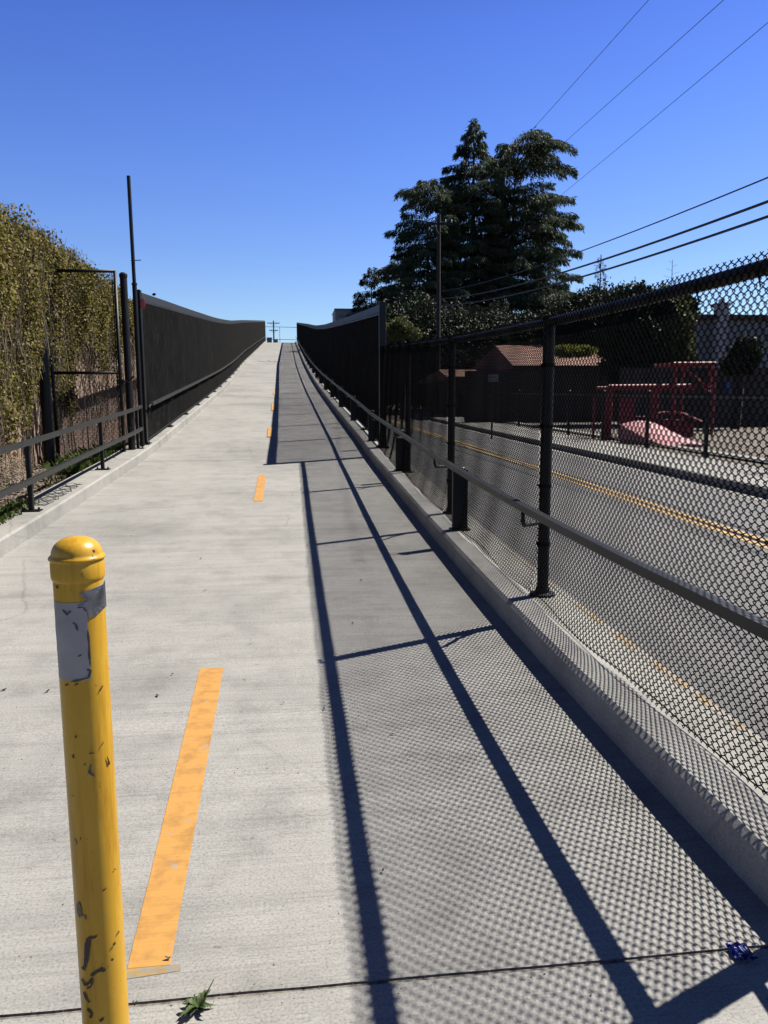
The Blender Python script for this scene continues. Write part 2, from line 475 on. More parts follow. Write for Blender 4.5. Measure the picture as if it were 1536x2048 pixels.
# path with grooved joints
JOINTS = [-2.0, 1.80, 13.9, 26.0, 38.0, 49.5, 62, 74, 86, 98]
ys = []; dz = {}
for y in np.arange(-6, 118, .5):
    if min(abs(y-j) for j in JOINTS) > .05: ys.append(float(y))
for j in JOINTS:
    for d, q in ((-.008, 0), (-.0065, -.006), (.0065, -.006), (.008, 0)):
        ys.append(j+d); dz[j+d] = q
ys.sort()
mb = MB(); vs = []; xsn = [XL-.02+(XR-XL+.04)*i/60 for i in range(61)]
def jw(j, x):   # joints wander by a few millimetres
    return .002*math.sin(x*3.1+j)+.001*math.sin(x*9.7+2*j)
for y in ys:
    jj = min(JOINTS, key=lambda j: abs(j-y)); on = abs(jj-y) < .02
    for x in xsn: vs.append((x+CX(y), y+((jw(jj, x)+.0022*noise.noise(Vector((x*14, jj*3+(y > jj)*9, 0)))) if on else 0), G(y)+dz.get(y, 0)))
n = len(xsn); fs = []; mb.mats = [M['path'], M['joint']]
for i in range(len(ys)-1):
    mid = (ys[i]+ys[i+1])/2
    mb.cur = 1 if min(abs(mid-j) for j in JOINTS) < .0078 else 0
    f = [(i*n+k, i*n+k+1, (i+1)*n+k+1, (i+1)*n+k) for k in range(n-1)]
    mb.f += f; mb.mi += [mb.cur]*len(f)
mb.v = vs
struct(mb, 'path')
ky = [1.84]+[float(y) for y in np.arange(2.0, 116, .75)]
kyl = [float(y) for y in np.arange(-6, 116, .75)]
KW = .46
mb = strip([(XR, -.05), (XR, .138), (XR+.022, .16), (XR+KW-.012, .16), (XR+KW, .148), (XR+KW, -.05)], ky, G)
c0 = len(mb.v); y0 = ky[0]
mb.add([(XR, y0, G(y0)-.05), (XR, y0, G(y0)+.138), (XR+.022, y0, G(y0)+.16), (XR+KW-.012, y0, G(y0)+.16), (XR+KW, y0, G(y0)+.148), (XR+KW, y0, G(y0)-.05)], [(0,5,4,3,2,1)])
struct(mb, 'kerb', M['kerb'])
mb = strip([(XL-KW, -.05), (XL-KW, .148), (XL-KW+.012, .16), (XL-.02, .16), (XL, .14), (XL, -.05)], kyl, G)
struct(mb, 'kerb', M['kerb'])
# worn ochre paint on the outer kerb edge
mb = strip([(XR+KW-.055, .1625), (XR+KW-.010, .1625), (XR+KW+.002, .148), (XR+KW+.002, -.02)], [float(y) for y in np.arange(2.0, 6.6, .5)], G)
struct(mb, 'kerb_marking', M['kerbpaint'])
# retaining walls under the ramp
rz = lambda y: G(y)-.05
for x0, nm, lb in ((XR+.03, 'right', 'concrete retaining wall of the ramp above the asphalt road'), (XL-KW+.02, 'left', 'concrete retaining wall of the ramp towards the creeper covered block wall')):
    mb = MB(); vs = []
    yy = [float(y) for y in np.arange(2.0 if nm == 'right' else -6, 116, 1.5)]
    w = KW-.05
    for y in yy:
        c = CX(y)
        for x, z in ((x0, -.45), (x0, G(y)-.04), (x0+w, G(y)-.04), (x0+w, -.45)): vs.append((x+c, y, z))
    mb.add(vs, [(i*4+k, i*4+(k+1) % 4, (i+1)*4+(k+1) % 4, (i+1)*4+k) for i in range(len(yy)-1) for k in range(4)]+[(0,1,2,3)])
    tag(mb.build('retaining_wall', M['wallconc']), lb, 'retaining wall')
# road, kerb and pavement beyond
rx = lambda y: .008*y
def rstrip(prof, y0, y1, step, name, mat):
    mb = MB(); n = len(prof); ys = [float(y) for y in np.arange(y0, y1+.01, step)]
    vs = [(x+rx(y), y, RZ(y)+d) for y in ys for x, d in prof]
    mb.add(vs, [(i*n+k, i*n+k+1, (i+1)*n+k+1, (i+1)*n+k) for i in range(len(ys)-1) for k in range(n-1)])
    return struct(mb, name, mat)
rstrip([(1.6, 0), (4.5, .02), (6.42, 0)], -20, 200, 4, 'road', M['asphalt'])
rstrip([(6.40, -.03), (6.42, .006), (6.70, .004)], -20, 200, 4, 'gutter', M['pave'])
rstrip([(6.70, -.05), (6.70, .135), (6.72, .15), (6.86, .15), (6.86, .145), (8.25, .16), (8.25, .0)], -20, 200, 4, 'pavement', M['pave'])
for x in (4.51, 4.69):
    rstrip([(x, .026), (x+.1, .026)], -20, 150, 4, 'road_marking', M['roadyellow'])
rstrip([(8.25, .12), (30, .16)], -20, 120, 4, 'playground_ground', M['mulch'])
rstrip([(8.9, .165), (9.35, .170)], -20, 60, 4, 'footpath', M['pave'])
# left strip of soil
mb = MB(); vs = []; xs = [-9, -4.4, -4.0, -3.6, -3.06]; ys = [float(y) for y in np.arange(-6, 26, .5)]
LZ = lambda x, y: float(np.interp(y, [-6, 4, 8, 12, 16, 30], [0.05, .08, .24, .34, .42, .6]))+.03*math.sin(y*2.3+x*3)+.02*math.sin(y*5.1-x*4)+(.03 if x < -3.9 else 0)
for y in ys:
    for x in xs: vs.append((x, y, LZ(x, y)))
n = len(xs)
mb.add(vs, [(j*n+i, j*n+i+1, (j+1)*n+i+1, (j+1)*n+i) for j in range(len(ys)-1) for i in range(n-1)])
struct(mb, 'dirt_ground', M['dirt'])

# path centre dashes: left/right X at both ends, Y range
DASH = [(-.468, -.356, 1.93, -.541, -.410, 4.22), ]
def hit(x, y):
    d = (rt2*(x-768)/1538-up2*(y-1024)/1538+fw)
    t = 1.0
    for _ in range(2500):
        p = Vector((0,0,CAM_H))+d*t
        if p.z <= G(p.y): break
        t += .05 if t < 20 else .15
    lo = t-.2
    for _ in range(30):
        mid = (lo+t)/2; p = Vector((0,0,CAM_H))+d*mid
        if p.z <= G(p.y): t = mid
        else: lo = mid
    return p
for a, b_, c_, d_, y0, y1 in ((505, 528, 515, 534, 1003, 950), (534, 545, 536, 546, 875, 856), (543, 550, 544, 551, 822, 808), (546.5, 551.5, 547, 552, 790, 783)):
    pa, pb, pc, pd = hit(a, y0), hit(b_, y0), hit(c_, y1), hit(d_, y1)
    w = .115; xm0 = (pa.x+pb.x)/2; xm1 = (pc.x+pd.x)/2
    print('dash', round(pa.y, 1), round(pc.y, 1), round(xm0, 2), round(xm1, 2), round(pb.x-pa.x, 2))
    DASH.append((xm0-w/2, xm0+w/2, pa.y, xm1-w/2, xm1+w/2, pc.y))
dl = ['long orange dash nearest the bollard', 'short orange dash beyond the nearest shadow corner', 'worn orange dash touching the dark rail shadow', 'small worn orange patch half way up the ramp', 'farthest faint orange patch on the ramp']
for k, (a, b_, y0, c_, d_, y1) in enumerate(DASH):
    mb = MB(); vs = []; N = 170
    for i in range(N+1):
        t = i/N; y = y0+(y1-y0)*t; j = .0022*noise.noise(Vector((y*30, k, 0)))+.002*noise.noise(Vector((y*8, k, 5)))
        vs += [(a+(c_-a)*t+j, y, G(y)+(.0018 if k == 0 else .004 if k == 1 else .016)), (b_+(d_-b_)*t-j*.7, y, G(y)+(.0018 if k == 0 else .004 if k == 1 else .016))]
    mb.add(vs, [(2*i, 2*i+1, 2*i+3, 2*i+2) for i in range(N)])
    if k == 0:
        mb.mats = [M['dash']]; mb.mat(M['dashworn'])
        mb.add([(-.50, 1.888, .0012), (-.325, 1.905, .0012), (-.33, 1.93, .0012), (-.49, 1.93, .0012)], [(0,1,2,3)])
        mb.add([(-.56, 4.205, .0140), (-.37, 4.215, .0140), (-.38, 4.24, .0145), (-.55, 4.235, .0145)], [(0,1,2,3)])
    struct(mb, 'path_marking', M['dash'], dl[k])
# faint white stencil far up the ramp
mb = MB()
for i in range(11):
    p = hit(519+i*3.4+random.uniform(-.5, .5), 722+random.uniform(-1.2, 1.6)); w = random.uniform(.05, .12); l = random.uniform(.4, 1.0)
    mb.add([(p.x-w, p.y-l, G(p.y-l)+.02), (p.x+w, p.y-l, G(p.y-l)+.02), (p.x+w, p.y+l, G(p.y+l)+.02), (p.x-w, p.y+l, G(p.y+l)+.02)], [(0,1,2,3)])
struct(mb, 'path_marking', M['whitepaint'], 'faint white stencil near the top of the ramp')
# graffiti scribble on the left kerb
mb = MB(); pts = []
for i in range(90):
    t = i/89; y = 8.9+1.5*t+.12*math.sin(i*1.9); x = -2.84+.11*math.sin(i*1.15)+.02*math.sin(i*.37)
    pts.append((x, y, G(y)+.1635))
mb.tube(pts, .004, 4, flat=(.012, .002))
tag(mb.build('graffiti', M['ink']), 'black marker scribble on the top of the left kerb', 'graffiti')

# ------------------------------------------------------------------ chain link
def chain_mesh(name, L, z0, z1, slope, w=.045, h=.045, dk=1.35, r=.0022, sides=4, y_shift=0., bot=None, mat='rod', ends=True, wav=0.0):
    """fabric in the local YZ plane, y 0..L, sheared along y; returns mesh"""
    s = w/2; hh = h/2; de = .0045 if w < .05 else .006   # loop overshoot
    nc = int(L/s); nr = int((z1-z0)/hh)
    dep = r*dk
    # one wire: list of (y,z,x) points relative to column
    def wire(par):
        P = []
        for j in range(nr+1):
            z = z0+j*hh
            right = (j+par) % 2 == 1
            yy = s+de if right else -de
            e = hh*.20
            f = -dep if right else dep
            P.append((yy, z-e, -f)); P.append((yy, z+e, f))
        return P
    Vs = []; Fs = []; base = 0
    for par in (0, 1):
        P = np.array(wire(par)); n = len(P)
        # ring frame: segments are in yz plane
        T = np.zeros((n, 2)); T[1:-1] = P[2:, :2]-P[:-2, :2]; T[0] = P[1, :2]-P[0, :2]; T[-1] = P[-1, :2]-P[-2, :2]
        T /= np.linalg.norm(T, axis=1)[:, None]
        N = np.stack([-T[:, 1], T[:, 0]], 1)
        ring = np.zeros((n, sides, 3))
        for k in range(sides):
            a = 2*math.pi*(k+.5)/sides
            ring[:, k, 0] = P[:, 2]+r*math.cos(a)
            ring[:, k, 1] = P[:, 0]+N[:, 0]*r*math.sin(a)*1.0
            ring[:, k, 2] = P[:, 1]+N[:, 1]*r*math.sin(a)*1.0
        ring = ring.reshape(-1, 3)
        idx = np.arange(n*sides).reshape(n, sides)
        F = np.stack([idx[:-1], np.roll(idx, -1, 1)[:-1], np.roll(idx, -1, 1)[1:], idx[1:]], -1).reshape(-1, 4)
        cols = np.arange(par, nc, 2)
        V = ring[None]+np.stack([np.zeros_like(cols), cols*s, np.zeros_like(cols)], -1)[:, None, :]
        FF = F[None]+(np.arange(len(cols))*n*sides)[:, None, None]+base
        Vs.append(V.reshape(-1, 3)); Fs.append(FF.reshape(-1, 4)); base += V.shape[0]*V.shape[1]
    V = np.concatenate(Vs); F = np.concatenate(Fs)
    if wav:
        low = np.clip(1-(V[:, 2]-z0)/.5, 0, 1)**2
        V[:, 0] += wav*low*(np.sin(V[:, 1]*2.1+y_shift)+.5*np.sin(V[:, 1]*5.3))-.06*low
        V[:, 2] += .35*wav*low*np.sin(V[:, 1]*3.3+1+y_shift)
        V[:, 0] += .004*np.sin(V[:, 1]*9+V[:, 2]*4)
    V[:, 2] += V[:, 1]*slope
    return npmesh(name, V, F, [M[mat]])

def bay_frame(y0, y1, X0):
    a = Vector((X0+CX(y0), y0, G(y0))); b = Vector((X0+CX(y1), y1, G(y1)))
    d = b-a; L = math.hypot(d.x, d.y); ang = math.atan2(-d.x, d.y)
    return a, b, L, ang, d.z/L

# near right chain link fence
FX = XR+.275
posts = [1.92, 4.90, 7.95, 11.0, 14.12]
NH = 1.955   # rail height above the path
root = thing('chain_link_fence', (FX, posts[0], G(posts[0])), 'waist to head high black chain link fence beside the road, nearest on the right', 'fence')
for k, y in enumerate(posts[:-1]):
    mb = MB(); r = .045 if k == 0 else .038
    g = G(y)
    mb.tube([(FX, y, g+.15), (FX, y, g+NH-.01)], r, 16)
    if k == 0: mb.lathe([(.052, 0), (.052, .03), (.03, .05), (0, .055)], (FX, y, g+NH+.02), 16)
    p = part(root, mb, 'post', M['metal'], smooth=False)
    mb = MB(); mb.lathe([(.085, 0), (.085, .012), (.05, .02), (.046, .05), (0, .05)], (FX, y, g+.160), 16)
    sub(p, root, mb, 'base_flange', M['metal'])
    for zz in (.35, .75, 1.15, 1.55, 1.85):
        mb = MB()
        mb.tube([(FX-r-.006, y-.01, g+.16+zz*.98), (FX-r-.006, y+.014, g+.17+zz*.98)], .006, 5)
        mb.lathe([(r+.003, -.012), (r+.005, 0), (r+.003, .012)], (FX, y, g+.165+zz*.98), 14)
        sub(p, root, mb, 'tie_band', M['rod'])
mb = MB()
pts = [(FX, y, G(y)+NH) for y in [posts[0]-.05]+[float(v) for v in np.arange(2.2, 14.1, .6)]+[14.12]]
mb.tube(pts, .030, 12)
part(root, mb, 'top_rail', M['metal'], smooth=True)
mb = MB()
for k in range(len(posts)-1):
    ys = np.arange(posts[k]+.05, posts[k+1], .2)
    mb.tube([(FX-.095+.012*math.sin(y*3.0+k), float(y), G(y)+.185+.012*math.sin(y*4.3)) for y in ys], .0028, 5)
part(root, mb, 'tension_wire', M['rod'])
for k in range(len(posts)-1):
    y0, y1 = posts[k], posts[k+1]
    a, b, L, ang, sl = bay_frame(y0, y1, FX)
    sides = 5 if k == 0 else 4
    me = chain_mesh('wire_mesh', L, .168, NH+.055, sl, sides=sides, y_shift=k, wav=.012, r=.0024 if k == 0 else .0025, dk=1.35 if k == 0 else 1.6)
    o = link('wire_mesh', me, root)
    o.location = (-.042, y0-posts[0], G(y0)-G(posts[0]))
for k in range(len(posts)-1):
    for y in np.arange(posts[k]+.25, posts[k+1], .42):
        y = float(y); zc = G(y)+NH; mb = MB()
        mb.tube([(FX-.005, y+.03, zc-.065), (FX-.028, y+.01, zc-.02), (FX-.03, y, zc+.01), (FX, y-.005, zc+.029), (FX+.02, y-.01, zc+.005)], .0028, 5)
        part(root, mb, 'wire_tie', M['rod'])

# tall fences on both sides
_cache = {}
def tall_fence(X0, y0, H, label, inner, seed):
    """inner = +1 when the path lies on the +X side"""
    n = 32; sp = 3.05
    ys = [y0+sp*i for i in range(n+1)]
    root = thing('tall_mesh_fence', (X0, y0, G(y0)), label, 'fence', 'tall mesh fences lining the ramp')
    fh = .15
    for i, y in enumerate(ys):
        x = X0+CX(y); g = G(y); mb = MB()
        w = .075 if i == 0 else .045
        mb.bevbox(x-w*.8, x+w*.8, y-w, y+w, g+.15, g+H+(.03 if i == 0 else -fh-.004))
        p = part(root, mb, 'post', M['metal'])
        if i < 24:
            mb = MB()
            mb.bevbox(x-.11, x+.11, y-.15, y+.15, g+.162, g+.182)
            for sx in (-.07, .07):
                for sy in (-.1, .1): mb.tube([(x+sx, y+sy, g+.17), (x+sx, y+sy, g+.205)], .012, 6)
            sub(p, root, mb, 'base_plate', M['metal'])
    mb = MB()
    for i in range(n):
        a, b = ys[i]+(.06 if i == 0 else 0), ys[i+1]
        for (xa, xb) in ((-.03, .03),):
            vs = []
            for y in (a, b):
                x = X0+CX(y); g = G(y)+H
                vs += [(x+xa, y, g-fh), (x+xb, y, g-fh), (x+xb, y, g), (x+xa, y, g)]
            mb.add(vs, [(0,1,5,4), (1,2,6,5), (2,3,7,6), (3,0,4,7)]+([(0,3,2,1)] if i == 0 else [])+([(4,5,6,7)] if i == n-1 else []))
    part(root, mb, 'top_band', M['fascia'])
    for nm, hz, r in (('top_bar', H-fh-.02, .018), ('bottom_bar', .23, .018)):
        mb = MB(); mb.tube([(X0+CX(y)+inner*.03, y, G(y)+hz) for y in ys], r, 6)
        part(root, mb, nm, M['metal'])
    for i in range(n):
        a, b, L, ang, sl = bay_frame(ys[i], ys[i+1], X0+inner*.034)
        key = (round(H, 2), round(sl/.006))
        if key not in _cache:
            _cache[key] = chain_mesh('wire_mesh', sp, .20, H-fh+.01, round(sl/.006)*.006, w=.040, h=.040, sides=4 if i < 2 else 3, r=.0029, dk=1.6, mat='screen')
        o = link('wire_mesh', _cache[key], root)
        o.location = (a.x-X0, a.y-y0, a.z-G(y0)+(sl-round(sl/.006)*.006)*L/2)
        o.rotation_euler.z = ang
    return root
TLX = XL-.17
left_fence = tall_fence(TLX, 15.1, 2.97, 'tall black mesh fence along the left edge of the ramp', 1, 1)
right_fence = tall_fence(FX+.01, 14.2, 2.75, 'tall black mesh fence along the right edge of the ramp', -1, 2)
# red reflector on the left fence start post
g = G(15.1)
mb = MB(); mb.lathe([(0, .006), (.05, .004), (.065, 0)], (0, 0, 0), 20)
mb.v = [(x*.75, 0-z, y*1.6) for x, y, z in mb.v]
o = mb.build('reflector', M['redsticker'], left_fence); o.location = (.10, -.081, 2.74)
o.rotation_euler.z = .25

# right handrail
HX = XR+.05; HZ = .83
ysr = [1.62]+[float(y) for y in np.arange(2.2, 112, .9)]
root = thing('handrail', (HX, 2.0, G(2)), 'dark flat handrail in front of the right hand fences', 'handrail', 'handrails along the ramp')
mb = MB(); mb.tube([(HX+CX(y), y, G(y)+HZ-.03) for y in ysr], .03, flat=(.045, .042))
# end return loop
part(root, mb, 'rail', M['metalgrey'])
mb = MB(); pts = [(HX, 1.63, G(2)+HZ-.035)]
for k in range(9):
    a = math.pi*k/8
    pts.append((HX+.02+.02*k, 1.62-.10*math.sin(a), G(2)+HZ-.04-.02*k))
pts.append((FX-.02, 1.95, G(2)+.62))
mb.tube(pts, .019, 8); part(root, mb, 'rail_end', M['metal'], smooth=True)
for y in posts[1:4]+[14.2+3.05*i for i in range(0, 24)]:
    g = G(y); c = CX(y); mb = MB()
    ya = y-.16
    mb.tube([(HX+c, ya-.10, g+HZ-.06), (HX+c, ya-.09, g+HZ-.12), (HX+c+.02, ya-.05, g+HZ-.155), (HX+c+.07, ya+.02, g+HZ-.165), (FX+c-.03, ya+.12, g+HZ-.165), (FX+c, y, g+HZ-.165)], .015, 8)
    part(root, mb, 'bracket', M['metal'], smooth=True)
for i in range(22):
    y = 7.1+4.05*i; g = G(y); c = CX(y); x = HX+.135+c; mb = MB()
    mb.bevbox(x-.072, x+.072, y-.03, y+.03, g+.16, g+HZ-.10, .008)
    p = part(root, mb, 'post', M['metal'])
    mb = MB(); mb.lathe([(.055, 0), (.055, .018), (.045, .03), (0, .033)], (x, y, g+HZ-.10), 14)
    mb.tube([(x, y, g+HZ-.08), (x-.04, y, g+HZ-.075), (x-.135, y, g+HZ-.05)], .012, 6)
    sub(p, root, mb, 'saddle', M['metal'], True)
    mb = MB(); mb.bevbox(x-.09, x+.09, y-.07, y+.07, g+.162, g+.174)
    sub(p, root, mb, 'base_plate', M['metal'])

# left handrail on the tall fence
LX = XL-.03; LHZ = .93
root = thing('handrail', (LX, 15.2, G(15.2)), 'dark flat handrail in front of the left hand tall fence', 'handrail', 'handrails along the ramp')
mb = MB(); mb.tube([(LX+CX(y), y, G(y)+LHZ-.03) for y in [float(v) for v in np.arange(15.25, 112, .9)]], .03, flat=(.055, .055))
part(root, mb, 'rail', M['metalgrey'])
mb = MB(); y = 15.25; g = G(y)
mb.tube([(LX, y, g+LHZ-.035), (LX-.01, y-.18, g+LHZ-.05), (LX-.01, y-.22, g+LHZ-.09), (LX-.01, y-.20, g+LHZ-.16), (LX-.05, y-.05, g+LHZ-.18), (TLX, y, g+LHZ-.18)], .018, 8)
part(root, mb, 'rail_end', M['metal'], smooth=True)
for i in range(26):
    y = 15.1+3.05*i+.1; g = G(y); c = CX(y); mb = MB()
    mb.tube([(LX+c, y-.2, g+LHZ-.06), (LX+c, y-.2, g+LHZ-.13), (LX+c-.02, y-.12, g+LHZ-.16), (TLX+c+.03, y-.04, g+LHZ-.16), (TLX+c, y, g+LHZ-.16)], .015, 8)
    part(root, mb, 'bracket', M['metal'], smooth=True)

# near left guard rail
GX = XL-.17
gp = [5.2, 8.55, 11.75, 14.45]
root = thing('guard_rail', (GX, gp[1], G(gp[1])), 'two bar dark grey guard rail on the left kerb before the tall fence', 'guard rail')
for nm, hz in (('top_rail', .93), ('mid_rail', .53)):
    mb = MB(); ys = [float(v) for v in np.arange(5.0, 14.9, .6)]
    mb.tube([(GX+.055, y, G(y)+hz-.025) for y in ys], .03, flat=(.05, .052))
    part(root, mb, nm, M['metalgrey'])
for y in gp:
    g = G(y); mb = MB()
    mb.bevbox(GX-.025, GX+.025, y-.025, y+.025, g+.16, g+.885)
    p = part(root, mb, 'post', M['metal'])
    mb = MB(); mb.bevbox(GX-.10, GX+.10, y-.06, y+.06, g+.162, g+.174)
    sub(p, root, mb, 'base_plate', M['metal'])
    mb = MB()
    for sx in (-.075, .075): mb.tube([(GX+sx, y, g+.17), (GX+sx, y, g+.20)], .012, 6)
    sub(p, root, mb, 'bolt', M['bolt'])
for y in (14.2,):
    g = G(y); mb = MB(); mb.bevbox(GX-.02, GX+.02, y-.3, y-.26, g+.16, g+.9)

# gate between kerb and block wall
GY = 14.0
def atY(px, py, Y):
    d = (rt2*(px-768)/1538-up2*(py-1024)/1538+fw); t = Y/d.y; return Vector((0,0,CAM_H))+d*t
GX0 = atY(112, 850, GY).x; GX1 = atY(243, 800, GY).x
print('gate', GX0, GX1, atY(112, 925, GY), atY(235, 560, GY))
# tall thin pole beside the left fence start
mb = MB(); py = 14.75; px = atY(284, 880, py).x; z0 = G(14.75)+.14; zt_ = atY(263, 352, py).z-z0
mb.tube([(px, py, z0), (px, py, z0+2.95)], .042, 12); mb.tube([(px, py, z0+2.95), (px-.01, py, z0+zt_)], .033, 12)
mb.tube([(px-.04, py, z0+3.35), (px+.14, py-.01, z0+3.36)], .008, 6); mb.lathe([(.05, 0), (.05, .03)], (px, py, z0+2.93), 12)
tag(mb.build('flag_pole', M['metal']), 'tall thin black pole rising above the start of the left fence', 'pole')

def pipe_gate():
    x0, x1, zb, zt = GX0, GX1, .36, 3.72
    root = thing('chain_link_gate', (x0, GY, zb), 'tall narrow chain link gate leaf in front of the creeper wall', 'gate')
    mb = MB()
    for x in (x0, x1): mb.tube([(x, GY, zb), (x, GY, zt)], .030, 10)
    for z in (zb, zt-.01, zb+(zt-zb)*.49): mb.tube([(x0, GY, z), (x1, GY, z)], .027, 10)
    part(root, mb, 'frame', M['metal'], smooth=True)
    mb = MB(); mb.tube([(x1-.05, GY, zb), (x1-.05, GY, zt)], .008, 6)
    for k in range(8): mb.tube([(x1-.05, GY, zb+.2+k*.42), (x1, GY, zb+.2+k*.42)], .012, 6)
    part(root, mb, 'tension_bar', M['metal'])
    me = chain_mesh('wire_mesh', x1-x0, 0, zt-zb, 0, w=.08, h=.085, r=.0026)
    o = link('wire_mesh', me, root); o.rotation_euler.z = rad(-90); o.location = (0, .0, 0)
    mb = MB(); z = 1.85
    mb.bevbox(x1-.06, x1+.06, GY-.05, GY+.05, z-.04, z+.04)
    mb.tube([(x1, GY-.03, z+.02), (x1+.14, GY-.05, z+.0), (x1+.24, GY-.04, z+.10)], .016, 8)
    mb.tube([(x1-.04, GY-.05, z-.02), (x1-.06, GY-.05, z-.12), (x1-.03, GY-.06, z-.18)], .01, 6)
    part(root, mb, 'latch', M['metal'])
pipe_gate()
for x, y, zt, r, lb in ((atY(254, 700, 14.3).x, 14.3, atY(250, 552, 14.3).z, .062, 'black round gate post between the gate leaf and the tall pole'), (atY(97, 880, 13.6).x, 13.6, 3.75, .085, 'thick black gate post half hidden by creeper left of the gate leaf'), (-3.02, 14.0, 3.80, .028, None)):
    if lb is None: continue
    mb = MB(); mb.tube([(x, y, .25), (x, y, zt)], r, 14); mb.lathe([(r+.01, 0), (r+.01, .05), (r*.6, .08), (0, .085)], (x, y, zt-.02), 14)
    mb.tube([(x, y-r, 1.0), (x, y-r-.02, 1.06)], .02, 6)
    tag(mb.build('gate_post', M['metal'], smooth=False), lb, 'gate post', 'gate posts')

# block wall with creeper
WX = -4.42
root = thing('block_wall', (WX, 6, 0), 'tall pinkish brown block wall on the left behind the gate', 'wall')
mb = MB(); mb.box(WX-.2, WX, 5, 60, -.4, 4.05); part(root, mb, 'masonry', M['block'])
mb = MB(); mb.box(WX-.23, WX+.03, 5, 60, 4.052, 4.14); part(root, mb, 'coping', M['block'])

def leaf_quads(C, size, nrm=None, aspect=1.5, droop=0.0, spread=1.0):
    """C (n,3) centres -> V,F of diamond leaves with random orientation"""
    n = len(C)
    d = RNG.normal(size=(n, 3)); 
    if nrm is not None: d = d*spread+np.array(nrm)*1.0
    d /= np.linalg.norm(d, axis=1)[:, None]
    t = RNG.normal(size=(n, 3)); t[:, 2] -= droop
    u = np.cross(d, t); u /= np.linalg.norm(u, axis=1)[:, None]+1e-9
    v = np.cross(u, d)
    s = size*RNG.uniform(.6, 1.35, (n, 1))
    V = np.stack([C-v*s*aspect*.5, C+u*s*.5+d*s*.08, C+v*s*aspect*.5, C-u*s*.5+d*s*.08], 1).reshape(-1, 3)
    F = np.arange(4*n).reshape(n, 4)
    return V, F
def ivy_low(y):   # lower edge of the creeper
    base = np.interp(y, [5, 10, 12.5, 13.6, 15, 16.5, 18, 20, 24], [.5, .6, .9, 1.9, 1.7, 2.2, 2.6, 3.1, 3.6])
    return base
n0 = 420000
Y = RNG.uniform(6.5, 24, n0); Z = RNG.uniform(.3, 4.62, n0)
keep = []
off_x = []
for i in range(n0):
    y, z = Y[i], Z[i]
    a = noise.noise(Vector((y*1.1, z*.35, 1.3))); b = noise.noise(Vector((y*3.5, z*.9, 7.7)))
    low = ivy_low(y)+a*1.5+b*.6
    top = 4.30+.28*noise.noise(Vector((y*1.3, 0, 3)))+.12*noise.noise(Vector((y*6, 0, 9)))-max(0, (y-17))*.035
    dens = min(1, max(0, (z-low)/.5)) if z < low+.5 else 1
    hole = .55+1.1*noise.noise(Vector((y*2.2, z*1.0, 4.4)))+.5*b
    keep.append(z < top and RNG.random() < dens*min(1, max(.30, hole)))
    th = .16+.26*max(0, noise.noise(Vector((y*.9, z*.7, 11)))+.4)+.22*min(1, max(0, (z-2.0)/2.2))+.10*min(1, max(0, (z-1.9)/.9))*float(np.interp(y, [12.5, 13.5, 14.3, 15.2], [.3, 1, .8, 0]))
    off_x.append(th)
keep = np.array(keep); off_x = np.array(off_x)
Y, Z, th = Y[keep], Z[keep], off_x[keep]
X = WX+.02+th*(RNG.random(len(Y))**.55)
overtop = Z > 4.1
X[overtop] -= RNG.uniform(0, .35, overtop.sum())
V, F = leaf_quads(np.stack([X, Y, Z], 1), .035, nrm=(.6, -.3, .35), aspect=1.6, droop=1.2, spread=.9)
mi = (RNG.random(len(F)) < .26).astype(int)
ivy = npmesh('creeper_leaves', V, F, [M['ivy'], M['dryleaf']], mi)
root = thing('wall_creeper', (WX, 12, .3), 'sun bleached olive creeper hanging over the tall block wall', 'creeper')
o = link('leaves', ivy, root); o.location = -root.location
mb = MB()
for i in range(1300):
    y = random.uniform(7, 23 if i % 3 else 15); zt = random.uniform(1.6, 4.3); 
    ln = random.uniform(.4, 1.7); zb = max(.3, zt-ln)
    x = WX+random.uniform(.06, .5 if zt > 2.5 else .22); pts = []
    for k in range(5):
        t = k/4; pts.append((x+.05*math.sin(k*1.7+i)-.05*t, y+.06*math.sin(k+i*1.3)+.05*t, zt+(zb-zt)*t))
    mb.tube(pts, random.choice((.003, .004, .007)), 4, cap=False)
for i in range(45):   # long woody stems reaching the soil
    y = random.uniform(7, 17); x = WX+random.uniform(.05, .25); pts = []
    for k in range(7):
        t = k/6; pts.append((x+.04*math.sin(k*1.3+i), y+.09*math.sin(k*.9+i*2.1), 3.0-2.65*t))
    mb.tube(pts, random.choice((.006, .01, .016)), 5, cap=False)
part(root, mb, 'stems', M['stem'])
# sprigs above the top line
mb = MB()
for i in range(260):
    y = random.uniform(8, 20); z = 4.22; x = WX+random.uniform(-.3, .35); pts = [(x, y, z)]
    dx, dy = random.uniform(-.3, .3), random.uniform(-.3, .3); h = random.uniform(.08, .34)
    for k in range(1, 4): pts.append((x+dx*k/3*h, y+dy*k/3*h, z+h*k/3))
    mb.tube(pts, .003, 3, cap=False)
part(root, mb, 'sprigs', M['stem'])['kind'] = 'stuff'
C = []
for i in range(3200):
    C.append((WX+random.uniform(-.3, .35), random.uniform(8, 20), 4.2+abs(random.gauss(0, .12))))
V, F = leaf_quads(np.array(C), .028, aspect=1.8)
o = link('sprig_leaves', npmesh('sprig_leaves', V, F, [M['ivy']]), root); o.location = -root.location

